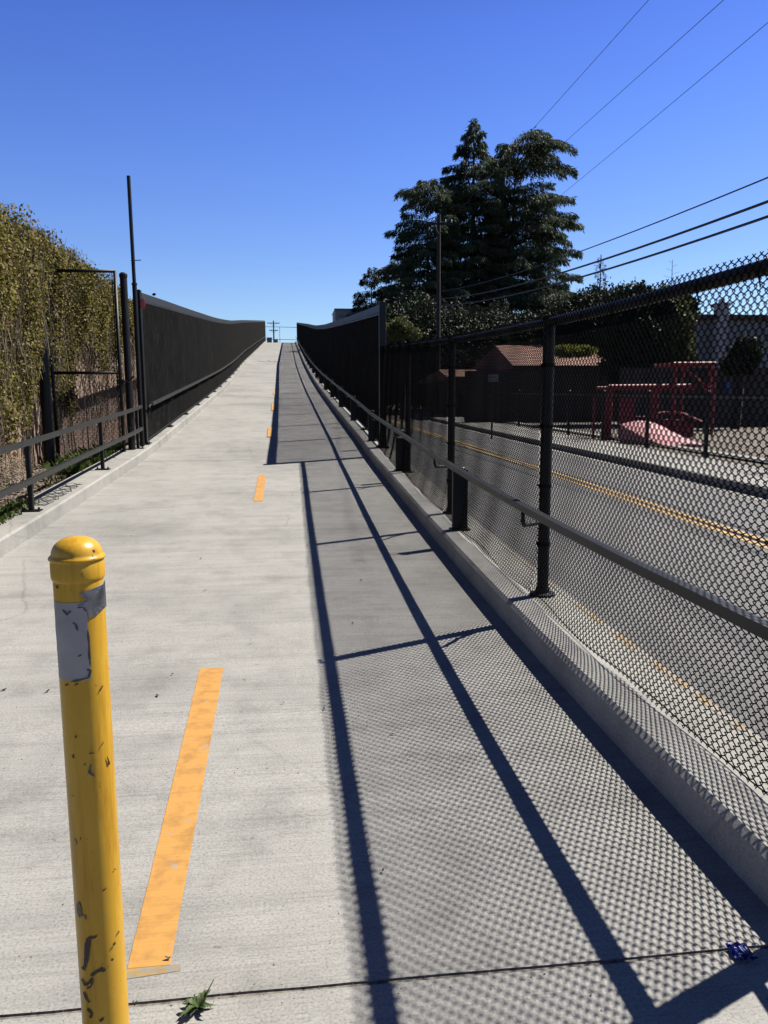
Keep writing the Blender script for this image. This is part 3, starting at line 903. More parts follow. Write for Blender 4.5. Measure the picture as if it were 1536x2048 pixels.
# dead thatch at the wall foot
mb = MB()
for i in range(520):
    y = random.uniform(8.5, 12.6); x = WX+.1+abs(random.gauss(0, .22)); z = LZ(x, y)+random.uniform(0, .45)*max(0, 1-(x-WX)/.7)
    a = random.uniform(0, 6.28); l = random.uniform(.15, .5); b = random.uniform(-.5, .3)
    mb.tube([(x, y, z), (x+math.cos(a)*l*.3, y+math.sin(a)*l*.5, z+.06+b*.1), (x+math.cos(a)*l*.6, y+math.sin(a)*l, max(LZ(x, y), z+b*l*.5))], random.choice((.003, .005)), 4, cap=False)
tag(mb.build('dead_vine_thatch', M['stem']), 'heap of dead straw coloured vines at the foot of the creeper wall', 'dead vines', kind='stuff')
# wood chip gravel
V = []; F = []
for i in range(5200):
    y = random.uniform(6.5, 14.5); x = random.uniform(-4.35, -3.12)
    z = LZ(x, y)+.008; s = random.uniform(.014, .042); a = random.uniform(0, 3.14); tz = random.uniform(-.4, .4)
    ca, sa = math.cos(a), math.sin(a); b = len(V)
    for (u, v, w) in ((-1,-.5,0),(1,-.4,0),(.9,.5,0),(-.8,.6,0),(-.7,-.3,.45),(.6,-.3,.4),(.6,.3,.4),(-.6,.35,.5)):
        V.append((x+(u*ca-v*sa)*s, y+(u*sa+v*ca)*s, z+w*s+u*tz*s*.5))
    F += [(b+4,b+5,b+6,b+7),(b,b+1,b+5,b+4),(b+1,b+2,b+6,b+5),(b+2,b+3,b+7,b+6),(b+3,b,b+4,b+7),(b+3,b+2,b+1,b)]
M['stone'] = simple('pinkish brown stone chips', (.27, .20, .165), .9, var=.55, scale=22)
me = npmesh('gravel', np.array(V), np.array(F), [M['stone']]); tag(link('gravel', me), 'pinkish brown stone chips beside the left kerb', 'gravel', kind='stuff')

# weeds near the kerb and by the gate
def weeds(name, pts, label, h=.10, mat='grass'):
    V = []; F = []
    for x, y, z, k in pts:
        for _ in range(k):
            a = random.uniform(0, 6.28); l = h*random.uniform(.4, 1.3); w = random.uniform(.004, .011); t = random.uniform(.2, .9)
            px, py = x+random.gauss(0, .04), y+random.gauss(0, .05); b = len(V)
            dx, dy = math.cos(a), math.sin(a)
            V += [(px-dy*w, py+dx*w, z), (px+dy*w, py-dx*w, z), (px+dx*l*t*.5+dy*w, py+dy*l*t*.5-dx*w, z+l*.7), (px+dx*l*t, py+dy*l*t, z+l*random.uniform(.5, 1))]
            F.append((b, b+1, b+2, b+3))
    me = npmesh(name, np.array(V), np.array(F), [M[mat]])
    return tag(link(name, me), label, 'weeds', kind='stuff')
pts = []
for i in range(420):
    y = random.uniform(6.6, 9.0); x = random.uniform(-4.2, -3.0)+.12*random.random()
    if random.random() < .75: x = random.uniform(-3.35, -2.90)
    pts.append((x, y, max(LZ(x, y), G(y)+.15 if x > -3.07 else 0), 7))
weeds('weed_patch', pts, 'low weeds spilling over the left kerb by the first guard rail post', .09)
pts = []
for i in range(420):
    y = random.gauss(14.6, .8); x = random.gauss(-3.35, .22)
    if x > -3.08 or x < -4.3: continue
    pts.append((x, y, LZ(x, y), 12))
weeds('grass_patch', pts, 'green grass growing behind the chain link gate', .26)
pts = [(random.uniform(-3.9, -3.1), random.uniform(10.5, 14), .38, 5) for _ in range(90)]
weeds('dry_weed_patch', pts, 'small dull weeds among the stone chips', .08, 'olive')

# dry twigs climbing the left fence start bay
mb = MB()
for i in range(15):
    y = 15.2+random.random()*2.6; z = G(y)+random.choice((.25, .5, 2.2, 1.9, .3)); x = TLX+.07
    pts = [(x, y, z)]
    a = random.uniform(.3, 2.2)
    for k in range(4):
        a += random.uniform(-.8, .8); pts.append((x+random.uniform(0, .02), pts[-1][1]+math.cos(a)*.10, pts[-1][2]+math.sin(a)*.11))
    mb.tube(pts, .0022, 4, cap=False)
tag(mb.build('dry_twigs', M['bark']), 'dry twigs caught in the first bay of the left tall fence', 'twigs', kind='stuff')

# ------------------------------------------------------------------ bollard
BX, BY, BR = -.4555, 1.655, .0505
BH = 1.223
root = thing('bollard', (BX, BY, 0), 'chipped yellow steel bollard with torn stickers in the foreground', 'bollard')
mb = MB(); mb.lathe([(BR, 0), (BR, BH-.09), (BR, BH-.08)], (BX, BY, 0), 64); b_ = part(root, mb, 'post', M['bollard'], True)
mb = MB()
mb.lathe([(BR+.0005, BH-.092), (BR+.0025, BH-.089), (BR+.0035, BH-.083), (BR+.0035, BH-.055), (BR+.002, BH-.050), (BR+.003, BH-.0485), (BR+.006, BH-.047), (BR+.0065, BH-.0445), (BR+.005, BH-.0415), (BR+.001, BH-.038)] +
         [((BR+.0005)*math.cos(t)**.9, BH-.038+.038*math.sin(t)) for t in [rad(v) for v in (4, 12, 22, 32, 42, 52, 62, 72, 82, 89)]], (BX, BY, 0), 64)
part(root, mb, 'cap', M['bollard'], True)
ca = math.atan2(-BY, -BX)    # direction from the bollard to the camera
def patch(u0, u1, z0, z1, name, mat, jag=0.0, thick=.0012, holes=None):
    """curved sticker; u is the horizontal position across the visible face, -1 left .. 1 right"""
    mb = MB(); nu, nz = 14, 18; vs = []
    for j in range(nz+1):
        for i in range(nu+1):
            tu, tz = i/nu, j/nz
            u = u0+(u1-u0)*tu; z = z0+(z1-z0)*tz
            if i == 0 or i == nu: u += jag*random.uniform(-1, 1)
            if j == 0 or j == nz: z += jag*.05*random.uniform(-1, 1)
            a = ca+math.asin(max(-.999, min(.999, u)))
            vs.append((BX+(BR+thick)*math.cos(a), BY+(BR+thick)*math.sin(a), z))
    mb.add(vs, [(j*(nu+1)+i, j*(nu+1)+i+1, (j+1)*(nu+1)+i+1, (j+1)*(nu+1)+i) for j in range(nz) for i in range(nu)])
    return part(root, mb, name, mat, True)
def marks(strokes, name, mat, thick=.0022):
    mb = MB()
    for pts, w in strokes:
        P = []
        for i in range(len(pts)-1):
            for t in (0, .25, .5, .75): P.append((pts[i][0]+(pts[i+1][0]-pts[i][0])*t, pts[i][1]+(pts[i+1][1]-pts[i][1])*t))
        P.append(pts[-1]); vs = []
        for i, (u, z) in enumerate(P):
            q = P[min(i+1, len(P)-1)]; p0 = P[max(i-1, 0)]
            du, dz = (q[0]-p0[0])*BR, q[1]-p0[1]; l = math.hypot(du, dz) or 1
            ww = w*random.uniform(.55, 1.3)*(1 if 0 < i < len(P)-1 else .3)
            for s in (-1, 1):
                uu = u+s*(-dz/l)*ww/BR; zz = z+s*(du/l)*ww
                a = ca+math.asin(max(-.995, min(.995, uu)))
                vs.append((BX+(BR+thick)*math.cos(a), BY+(BR+thick)*math.sin(a), zz))
        mb.add(vs, [(2*i, 2*i+1, 2*i+3, 2*i+2) for i in range(len(P)-1)])
        part(root, mb, name, mat); mb = MB()
patch(-.97, .24, .925, 1.092, 'sticker', M['sticker'], .012)
def jagpoly(cl, name, mat, thick):
    mb = MB(); vs = []
    cu = sum(p[0] for p in cl)/len(cl); cz = sum(p[1] for p in cl)/len(cl)
    K = 6
    for u, z in cl:
        for k in range(K+1):
            t = k/K; uu = cu+(u-cu)*t; zz = cz+(z-cz)*t
            a = ca+math.asin(max(-.995, min(.995, uu)))
            vs.append((BX+(BR+thick)*math.cos(a), BY+(BR+thick)*math.sin(a), zz))
    n = len(cl)
    fs = []
    for i in range(n):
        j = (i+1) % n
        for k in range(K): fs.append((i*(K+1)+k, i*(K+1)+k+1, j*(K+1)+k+1, j*(K+1)+k))
    mb.add(vs, fs); return part(root, mb, name, mat)
jagpoly([(.99, 1.126), (.6, 1.118), (.2, 1.114), (0, 1.110), (.15, 1.099), (.3, 1.094), (.1, 1.090), (-.1, 1.087), (.2, 1.084), (.28, 1.064), (.30, 1.056), (.6, 1.060), (.8, 1.066), (.99, 1.068)], 'silver_tape', M['foil'], .0024)
marks([([(-.65, 1.078), (-.5, 1.068), (-.35, 1.076)], .002), ([(-.3, 1.051), (-.2, 1.046), (-.15, 1.033)], .002), ([(-.2, 0.978), (-.05, 0.981)], .0018),
       ([(-.1, 1.082), (.1, 1.082), (.2, 1.072)], .0015), ([(.22, 1.033), (.24, 0.998), (.22, 0.978), (.24, 0.953)], .0022), ([(.1, 0.948), (.24, 0.945), (.15, 0.930), (-.5, 0.924)], .0022)], 'sticker_residue', M['stickeredge'], .0026)
zz = lambda py: 1.221-(py-1066)/(2048-1066)*(1.221-.26)   # photo row -> height
def U(px, py):
    c = 155+.0574*(py-1090); w = 51+(py-1100)*.0028
    return max(-.97, min(.97, (px-c)/w))
def S(*p): return [(U(x, y), zz2(y)) for x, y in p]
def zz2(py):
    # solve the height on the bollard front seen at that row
    d = (rt2*(160-768)/1538-up2*(py-1024)/1538+fw)
    t = (BY-BR)/d.y
    return CAM_H+d.z*t
marks([(S((176, 1876), (172, 1895), (170, 1920), (166, 1938), (162, 1945)), .0048), (S((176, 1876), (186, 1877), (193, 1873)), .0022),
       (S((178, 1954), (190, 1946), (203, 1942), (208, 1948)), .0036), (S((182, 1958), (175, 1968), (165, 1976), (160, 1965)), .0024), (S((184, 1962), (178, 1976), (170, 1981)), .0018),
       (S((163, 1990), (170, 2005), (176, 2008)), .0022), (S((170, 2022), (180, 2030), (176, 2040)), .0028), (S((196, 2046), (205, 2040)), .0026),
       (S((227, 1905), (231, 1900)), .0030), (S((222, 1932), (227, 1930)), .0032), (S((236, 1888), (240, 1884)), .002),
       (S((182, 1540), (178, 1548)), .002), (S((133, 1372), (138, 1368)), .002), (S((150, 1370), (158, 1366)), .0014),
       (S((200, 1390), (206, 1380)), .0014), (S((118, 1172), (120, 1178)), .0026), (S((215, 1525), (220, 1545)), .0018), (S((204, 1788), (214, 1784)), .0014),
       (S((203, 1500), (208, 1492)), .0012), (S((178, 1508), (190, 1509)), .0012), (S((230, 1758), (232, 1756)), .0016), (S((152, 1476), (153, 1470)), .0014)], 'paint_chip', M['chip'])
marks([(S((155, 1808), (157, 1840)), .0036), (S((158, 1832), (168, 1834), (170, 1842)), .0016), (S((182, 1530), (178, 1545), (190, 1556)), .0022)], 'bare_metal', M['chipgrey'])

# ------------------------------------------------------------------ small litter
mb = MB(); cx, cy = 1.185, 1.775
root = thing('wrapper', (cx, cy, 0), 'crumpled blue wrapper with white print by the right kerb end', 'wrapper')
vs = []; N = 7
for j in range(N):
    for i in range(N):
        vs.append((cx+(i/(N-1)-.5)*.055+random.uniform(-.002, .002), cy+(j/(N-1)-.5)*.068+random.uniform(-.002, .002), .006+random.uniform(0, .012)))
mb.add(vs, [(j*N+i, j*N+i+1, (j+1)*N+i+1, (j+1)*N+i) for j in range(N-1) for i in range(N-1)])
part(root, mb, 'film', M['bluewrap'])
mb = MB()
for (a, b, w, l) in ((-.018, .026, .006, .006), (.0, -.002, .0015, .028), (.006, .002, .0015, .024), (.015, 0, .0012, .018), (-.012, -.016, .005, .004), (.02, -.026, .004, .005)):
    mb.box(cx+a-w, cx+a+w, cy+b-l/2, cy+b+l/2, .0185, .0195)
part(root, mb, 'print', M['whitewrap'])
# weed rosette in the joint
wx, wy = -.262, 1.765
root = thing('weed', (wx, wy, 0), 'leafy green weed growing out of the near joint', 'weed')
mb = MB()
for i in range(20):
    a = i*2.4+random.uniform(-.6, .6); l = random.uniform(.018, .044) if i % 3 else random.uniform(.04, .058); w = random.uniform(.004, .008); el = random.uniform(.05, .9); n = 7; vs = []
    for k in range(n+1):
        t = k/n; ww = w*(math.sin(math.pi*min(1, t*.9+.12))**.8)*(1+.35*(k % 2)) if k < n else 0.0003
        r = l*t; h = l*(el*math.sin(t*2.2)*.8)+.003
        for s in (-1, 0, 1):
            vs.append((wx+math.cos(a)*r-math.sin(a)*s*ww, wy+math.sin(a)*r+math.cos(a)*s*ww, max(.003, h+abs(s)*ww*.35)))
    mb.add(vs, [(k*3+q, k*3+q+1, (k+1)*3+q+1, (k+1)*3+q) for k in range(n) for q in (0, 1)])
part(root, mb, 'leaves', M['weed'])
mb = MB()
mb.tube([(wx+.01, wy, .005), (wx+.02, wy+.02, .03), (wx+.036, wy+.034, .052)], [.0022, .0018, .001], 5)
mb.tube([(wx-.005, wy, .005), (wx-.012, wy-.01, .022)], .003, 5)
part(root, mb, 'stalk', M['weed'])
V = []; F = []
for i in range(900):
    if i % 3: x = random.uniform(XL, XR); y = random.choice((1.80, 1.80, 13.9, 3.0, 5.0))+random.gauss(0, .02 if i % 2 else 1.2)
    else: x = random.choice((XR-abs(random.gauss(0, .05))-.01, XL+abs(random.gauss(0, .07))+.01)); y = random.uniform(1.9, 14)
    if not XL < x < XR or y < 1.3: continue
    r_ = random.uniform(.0012, .0038); b = len(V); z = G(y)
    for (u, v, w) in ((1,0,0),(0,1,0),(-1,0,0),(0,-1,0),(.2,.1,1.1)): V.append((x+u*r_*random.uniform(.6, 1.2), y+v*r_, z+.0005+w*r_))
    F += [(b, b+1, b+4), (b+1, b+2, b+4), (b+2, b+3, b+4), (b+3, b, b+4)]
M['grit'] = simple('dark grit', (.14, .12, .10), .9, var=.6, scale=90)
tag(link('grit', npmesh('grit', np.array(V), np.array(F), [M['grit']])), 'fine dark grit gathered along the joint and kerbs', 'grit', kind='stuff')
# dead leaves on the path
spots = [(402, 1118, .03), (315, 1393, .03), (8, 1381, .035), (95, 1384, .03), (706, 1248, .03), (410, 1182, .025), (340, 1115, .02), (262, 1073, .02), (375, 1083, .018), (722, 1162, .03),
         (345, 1350, .018), (785, 1470, .022), (337, 1920, .018), (612, 1135, .02), (860, 1160, .02), (850, 1170, .018), (648, 1420, .02), (240, 1160, .015), (500, 1290, .015), (470, 1225, .015), (765, 1745, .014), (566, 1408, .014)]
LEAFL = ['curled dark leaf on the left lane above the bollard top row', 'oval dark leaf left of the long orange dash', 'dark leaf at the left edge of the frame beside the bollard', 'dark leaf just left of the bollard shaft', 'brown leaf lying in the mesh shadow between the two rail shadows',
 'tiny leaf right of the bollard cap in open sun', 'faint leaf up the path behind the bollard', 'tiny leaf near the left kerb behind the bollard', 'leaf speck beyond the bollard cap towards the left kerb', 'leaf speck close to the rail shadow half way up',
 'small leaf just left of the top end of the long dash', 'leaf speck in the lower mesh shadow', 'dark twig like leaf on the bottom end of the long dash', 'leaf speck left of the outer rail shadow', 'leaf speck beside the fence post shadow', 'lower leaf speck beside the fence post shadow',
 'leaf speck in the sun left of the outer rail shadow', 'leaf speck just right of the bollard sticker', 'leaf speck above the long dash in the sun', 'leaf speck up the path above the long dash', 'leaf speck near the bottom mesh shadow', 'leaf speck right of the long dash']
for i, (px, py, s) in enumerate(spots):
    p = hit(px, py); mb = MB(); a = random.uniform(0, 3.14); vs = []
    for k in range(5):
        t = k/4-.5; w = s*.22*math.cos(t*3.0)+.0006
        for q in (-1, 1):
            x, y = t*s, q*w
            vs.append((x*math.cos(a)-y*math.sin(a), x*math.sin(a)+y*math.cos(a), .005+.006*(t*2)**2+random.uniform(0, .002)))
    mb.add(vs, [(2*k, 2*k+1, 2*k+3, 2*k+2) for k in range(4)])
    o = mb.build('dry_leaf', M['chip']); o.location = (p.x, p.y, G(p.y))
    tag(o, LEAFL[i], 'leaf', 'dry leaves on the path')

# ------------------------------------------------------------------ trees
def spray_cloud(P, D, size, mat_name, aspect=4.6):
    """drooping needle sprays: P positions, D outward directions"""
    n = len(P); P = np.array(P); D = np.array(D)
    d = D+RNG.normal(size=(n, 3))*.35; d[:, 2] -= RNG.uniform(.5, 2.2, n)
    d /= np.linalg.norm(d, axis=1)[:, None]
    t = RNG.normal(size=(n, 3)); u = np.cross(d, t); u /= np.linalg.norm(u, axis=1)[:, None]
    s = size*RNG.uniform(.5, 1.4, (n, 1)); w = s/aspect*.5
    V = np.stack([P-u*w*.5, P+d*s*.45-u*w, P+d*s, P+d*s*.45+u*w], 1).reshape(-1, 3)
    return V, np.arange(4*n).reshape(n, 4)
def cedar(name, x, y, z0, H, rf0, label, nb=90, lean=(0, 0), mat='cedar', size=.55, dens=1.0, start=.1, group='cedars beyond the fence', flat=False):
    sc = y/60; rf = lambda t, a: rf0(t, a)*sc; size = size*sc*.50
    root = thing(name, (x, y, z0), label, 'tree', group)
    mb = MB(); tp = []
    for k in range(9):
        t = k/8; tp.append((x+lean[0]*t, y+lean[1]*t, z0+H*t*(.96 if flat else 1)))
    mb.tube(tp, [max(.03, .42*(H/20)*(1-t/8.3)) for t in range(9)], 8)
    part(root, mb, 'trunk', M['bark'])
    P = []; D = []; mb = MB()
    for i in range(nb):
        t = start+(1-start)*((i+.5)/nb)**.92; h = H*t
        ang = i*2.399+random.uniform(-.3, .3)
        R = rf(t, ang)*random.uniform(.72, 1.12)
        if R < .15: continue
        c = Vector((x+lean[0]*t, y+lean[1]*t, z0+h))
        dx, dy = math.cos(ang), math.sin(ang)
        rise = random.uniform(-.02, .16) if t < .85 else random.uniform(.25, .7)
        pts = []
        for k in range(7):
            s = k/6
            pts.append(c+Vector((dx*R*s, dy*R*s, R*(rise*math.sin(s*2.2)-.10*s*s*1.2))))
        mb.tube(pts, [max(.012, .05*(1-s/6.3)*(R/4)**.5) for s in range(7)], 4, cap=False)
        m = int(120*dens*(R/sc)**1.3)+16
        for _ in range(m):
            s = random.uniform(.18, 1.0)**.75
            f = s*6; k = min(5, int(f)); q = pts[k].lerp(pts[k+1], f-k)
            lat = (random.random()-.5)*R*.60*(1.12-s)*1.6
            q = q+Vector((-dy*lat, dx*lat, -abs(lat)*.3+random.uniform(-.30, .08)*sc))
            P.append(tuple(q)); D.append((dx*.8-dy*lat*.5, dy*.8+dx*lat*.5, 0))
    part(root, mb, 'limbs', M['bark'])
    V, F = spray_cloud(P, D, size, mat)
    V -= np.array(tuple(root.location))
    link('crown', npmesh('crown', V, F, [M[mat]]), root)
    return root
def px2x(px, y): return (px-583)/1538*y*1.0
def px2z(py, y): return 1.5+(803-py)/1538*y
TY = 85
def gz(y): return RZ(y)
# central spire
def rfA(t, a):
    r = np.interp(t, [0, .2, .45, .62, .76, .83, .88, .94, 1], [4.2, 4.0, 3.9, 3.4, 3.0, 2.5, 1.2, .75, .10])
    if math.cos(a) < -.3: r *= np.interp(t, [0, .5, .7, 1], [1.05, 1.0, 1.0, 1])
    return float(r)
XA = px2x(943, TY); ZA = px2z(266, TY)
cedar('cedar_tree', XA, TY, gz(TY), ZA-gz(TY), rfA, 'tallest dark cedar with a pointed spire beyond the right fence', 185, dens=1.25, size=.6)
def rfB(t, a):
    r = float(np.interp(t, [0, .12, .3, .45, .55, .7, .85, .93, 1], [4.6, 5.4, 5.6, 6.6, 5.0, 4.9, 4.6, 4.0, 2.2]))
    if math.cos(a) < -.2: r *= .55 if t > .75 else .6
    return r
XB = px2x(1014, TY+2)
cedar('cedar_tree', XB, TY+2, gz(TY), px2z(318, TY+2)-gz(TY), rfB, 'broad flat topped dark cedar right of the pointed spire', 185, lean=(.7, 0), dens=1.0, size=.62, flat=True)
def rfC(t, a):
    r = float(np.interp(t, [0, .3, .6, .8, .93, 1], [4.2, 3.9, 3.4, 3.0, 1.9, .8]))
    return r
YC = TY-3
cedar('cedar_tree', px2x(857, YC), YC, gz(YC), px2z(386, YC)-gz(YC), rfC, 'grey green cedar lower and left of the pointed spire', 150, lean=(-.3, 0), dens=1.15, size=.55)
def rfD(t, a): return float(np.interp(t, [0, .4, .75, 1], [3.4, 3.3, 2.6, .8]))
YD = TY+5
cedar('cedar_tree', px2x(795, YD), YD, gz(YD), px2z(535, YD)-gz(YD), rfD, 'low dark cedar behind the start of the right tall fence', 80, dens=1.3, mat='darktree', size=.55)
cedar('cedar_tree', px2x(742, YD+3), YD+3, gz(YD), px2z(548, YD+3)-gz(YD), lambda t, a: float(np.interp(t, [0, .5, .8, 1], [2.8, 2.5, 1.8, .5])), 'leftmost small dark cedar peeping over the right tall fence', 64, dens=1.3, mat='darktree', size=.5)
# sparse young conifer
cedar('sparse_conifer', px2x(1206, 48), 48, gz(48), px2z(514, 48)-gz(48), lambda t, a: float(np.interp(t, [0, .5, .72, .8, .9, 1], [1.3, 1.4, 1.3, .7, .55, .1])), 'thin sparse conifer standing right of the big cedars', 46, dens=.35, mat='darktree', size=.34, start=.45, group='small trees beyond the road')
# bare sapling tip
yb = 46; xb = px2x(1357, yb); root = thing('bare_sapling', (xb, yb, gz(yb)), 'thin bare sapling tip above the hedge on the right', 'tree', 'small trees beyond the road')
mb = MB(); zt = px2z(521, yb); mb.tube([(xb, yb, gz(yb)), (xb+.05, yb, zt-2), (xb, yb, zt)], [.08, .03, .012], 6); part(root, mb, 'trunk', M['bark'])
mb = MB()
for k in range(9):
    z = zt-.2-k*.22; s = 1 if k % 2 else -1; l = .25+.07*k
    mb.tube([(xb, yb, z), (xb+s*l*.6, yb, z+.08), (xb+s*l, yb, z+.14)], .008, 4)
part(root, mb, 'twigs', M['bark'])

def bush(name, blobs, label, mat, size=.22, n=4000, cat='tree', group=None, trunk=True, asp=1.5):
    bx = sum(b[0] for b in blobs)/len(blobs); by = sum(b[1] for b in blobs)/len(blobs)
    gz0 = RZ(by)
    root = thing(name, (bx, by, gz0), label, cat, group)
    tot = sum(b[3]*b[5] for b in blobs); C = []
    for (x, y, z, rx_, ry_, rz_) in blobs:
        m = int(n*rx_*rz_/tot)
        u = RNG.normal(size=(m, 3)); u /= np.linalg.norm(u, axis=1)[:, None]
        r = RNG.random((m, 1))**.28
        p = u*r
        for q in range(m):
            v = Vector(p[q])*2.3+Vector((x, y, z))
            k = 1+.42*noise.noise(v*1.1)+.38*noise.noise(v*2.9)
            C.append((x+p[q][0]*rx_*k, y+p[q][1]*ry_*k, z+p[q][2]*rz_*k))
    C = np.array(C); C[:, 2] = np.maximum(C[:, 2], gz0+.05)
    V, F = leaf_quads(C, size, aspect=asp)
    V -= np.array(tuple(root.location))
    link('foliage' if cat != 'tree' else 'crown', npmesh('crown', V, F, [M[mat]]), root)
    if trunk:
        mb = MB(); mb.tube([(bx, by, gz0-.1), (bx+.1, by, gz0+(blobs[0][2]-gz0)*.6), (bx, by, blobs[0][2])], [.18, .13, .07], 7)
        for (x, y, z, rx_, ry_, rz_) in blobs: mb.tube([(bx, by, gz0+(z-gz0)*.5), (x, y, z)], [.08, .03], 5)
        part(root, mb, 'trunk', M['bark'])
    return root
def B(px, py, y, w, h, d=None):
    """blob centred on a sight line at distance y, w/h half sizes in metres"""
    return (px2x(px, y), y, px2z(py, y), w, d or w, h)
bush('shrub', [B(800, 655, 40, .55, .45), B(786, 668, 40, .5, .5), B(824, 672, 40, .5, .35)], 'yellow green shrub at the end of the right tall fence', 'olive', .10, 1700, 'shrub', trunk=True)
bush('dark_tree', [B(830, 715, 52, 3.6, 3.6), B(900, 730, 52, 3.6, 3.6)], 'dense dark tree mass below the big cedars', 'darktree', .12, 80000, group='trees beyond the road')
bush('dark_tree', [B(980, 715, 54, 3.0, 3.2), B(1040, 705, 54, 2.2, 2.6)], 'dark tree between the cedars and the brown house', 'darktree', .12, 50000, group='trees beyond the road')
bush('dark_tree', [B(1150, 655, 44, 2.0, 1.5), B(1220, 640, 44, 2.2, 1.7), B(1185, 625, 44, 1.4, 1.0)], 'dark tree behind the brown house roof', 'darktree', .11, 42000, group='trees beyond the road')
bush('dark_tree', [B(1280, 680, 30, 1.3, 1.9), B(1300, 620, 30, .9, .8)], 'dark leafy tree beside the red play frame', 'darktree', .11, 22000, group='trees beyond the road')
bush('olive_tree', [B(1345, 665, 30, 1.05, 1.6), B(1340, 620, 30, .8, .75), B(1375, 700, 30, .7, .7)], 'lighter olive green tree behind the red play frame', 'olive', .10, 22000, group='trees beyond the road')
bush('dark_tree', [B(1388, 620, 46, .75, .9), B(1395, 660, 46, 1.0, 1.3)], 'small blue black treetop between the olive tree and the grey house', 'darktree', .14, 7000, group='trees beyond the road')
bush('shrub', [B(1528, 712, 26, .5, .6), B(1500, 730, 26, .4, .3)], 'dark shrub in front of the grey house at the right edge', 'darktree', .09, 6500, 'shrub')
bush('shrub', [B(1135, 704, 36.2, .7, .28), B(1170, 704, 36.2, .75, .26)], 'bright yellow green shrub on the brown house roof line', 'yellowbush', .09, 5500, 'shrub', trunk=False)
bush('tree', [(-14, 70, 5, 5, 5, 5)], 'dark tree far behind the left fence', 'darktree', .4, 4000, group='trees beyond the road')

# ------------------------------------------------------------------ houses and yard beyond the road
def house(name, x0, x1, y0, y1, zb, zt, ridge, label, wall, roof, over=.4, axis='x'):
    root = thing(name, ((x0+x1)/2, y0, zb), label, 'house')
    mb = MB(); mb.box(x0, x1, y0, y1, zb-.5, zt); part(root, mb, 'wall', wall)
    mb = MB(); ym = (y0+y1)/2; o = over
    vs = [(x0-o, y0-o, zt-.05), (x1+o, y0-o, zt-.05), (x1+o, y1+o, zt-.05), (x0-o, y1+o, zt-.05), (x0+(0 if axis == 'x' else 2), ym, ridge), (x1, ym, ridge),
          (x0-o, y0-o, zt+.12), (x1+o, y0-o, zt+.12), (x1+o, y1+o, zt+.12), (x0-o, y1+o, zt+.12)]
    mb.add(vs, [(0,1,2,3)[::-1], (0,1,7,6), (1,2,8,7), (2,3,9,8), (3,0,6,9), (6,7,5,4), (8,9,4,5), (7,8,5), (9,6,4)])
    part(root, mb, 'roof', roof)
    mb = MB(); mb.box(x0-o, x1+o, y0-o-.05, y0-o-.003, zt-.06, zt+.11); part(root, mb, 'fascia_board', M['woodfence'])
    return root
# brown house
yh = 38
hr = house('brown_house', px2x(1040, yh), px2x(1262, yh), yh, yh+9, .6, px2z(738, yh), px2z(700, yh)+.5, 'brown house with a red brown tiled roof behind the playground', M['brownwall'], M['rooftile'])
for a in (1075, 1130, 1190, 1235):
    x = px2x(a, yh); mb = MB(); mb.box(x-.6, x+.6, yh-.05, yh-.003, 1.1, 2.4); w = part(hr, mb, 'window', M['palewall'])
    mb = MB(); mb.box(x-.52, x+.52, yh-.07, yh-.052, 1.18, 2.32); sub(w, hr, mb, 'pane', M['glass'])
hr = house('brown_house', px2x(905, 40), px2x(1035, 40), 40, 48, .6, px2z(760, 40), px2z(735, 40), 'smaller reddish house seen dimly through the middle of the chain link fence', M['brownwall'], M['rooftile'])
x = px2x(960, 40); mb = MB(); mb.box(x-.6, x+.6, 39.95, 39.997, 1.1, 2.0); w = part(hr, mb, 'window', M['palewall'])
# grey house
yg = 34
x0 = px2x(1432, yg); x1 = x0+14
root = thing('grey_house', (x0+5, yg, .5), 'two storey grey house with pale chimney at the right edge', 'house')
mb = MB(); mb.box(x0, x1, yg, yg+8, 0, px2z(640, yg)); part(root, mb, 'wall', M['greywall'])
mb = MB(); zt = px2z(640, yg); mb.box(x0-.3, x1+.3, yg-.3, yg+8.3, zt+.003, zt+.22); part(root, mb, 'roof', M['brownwall'])
mb = MB(); a, b = px2x(1452, yg), px2x(1472, yg); mb.box(a, b, yg-.5, yg-.003, 0, px2z(614, yg)); mb.box(a-.06, b+.06, yg-.56, yg+.2, px2z(614, yg)+.002, px2z(611, yg)+.08)
mb.tube([((a+b)/2, yg-.25, px2z(611, yg)), ((a+b)/2, yg-.25, px2z(604, yg)+.1)], .14, 10); part(root, mb, 'chimney', M['palewall'])
for q, (pa, pb) in enumerate(((1512, 1524), (1560, 1580))):
    mb = MB(); a, b = px2x(pa, yg), px2x(pb, yg); mb.box(a, b, yg-.06, yg-.003, px2z(700, yg), px2z(655, yg)); w = part(root, mb, 'window', M['palewall'])
    mb = MB(); mb.box(a+.05, b-.05, yg-.08, yg-.062, px2z(698, yg), px2z(657, yg)); sub(w, root, mb, 'pane', M['glass'])
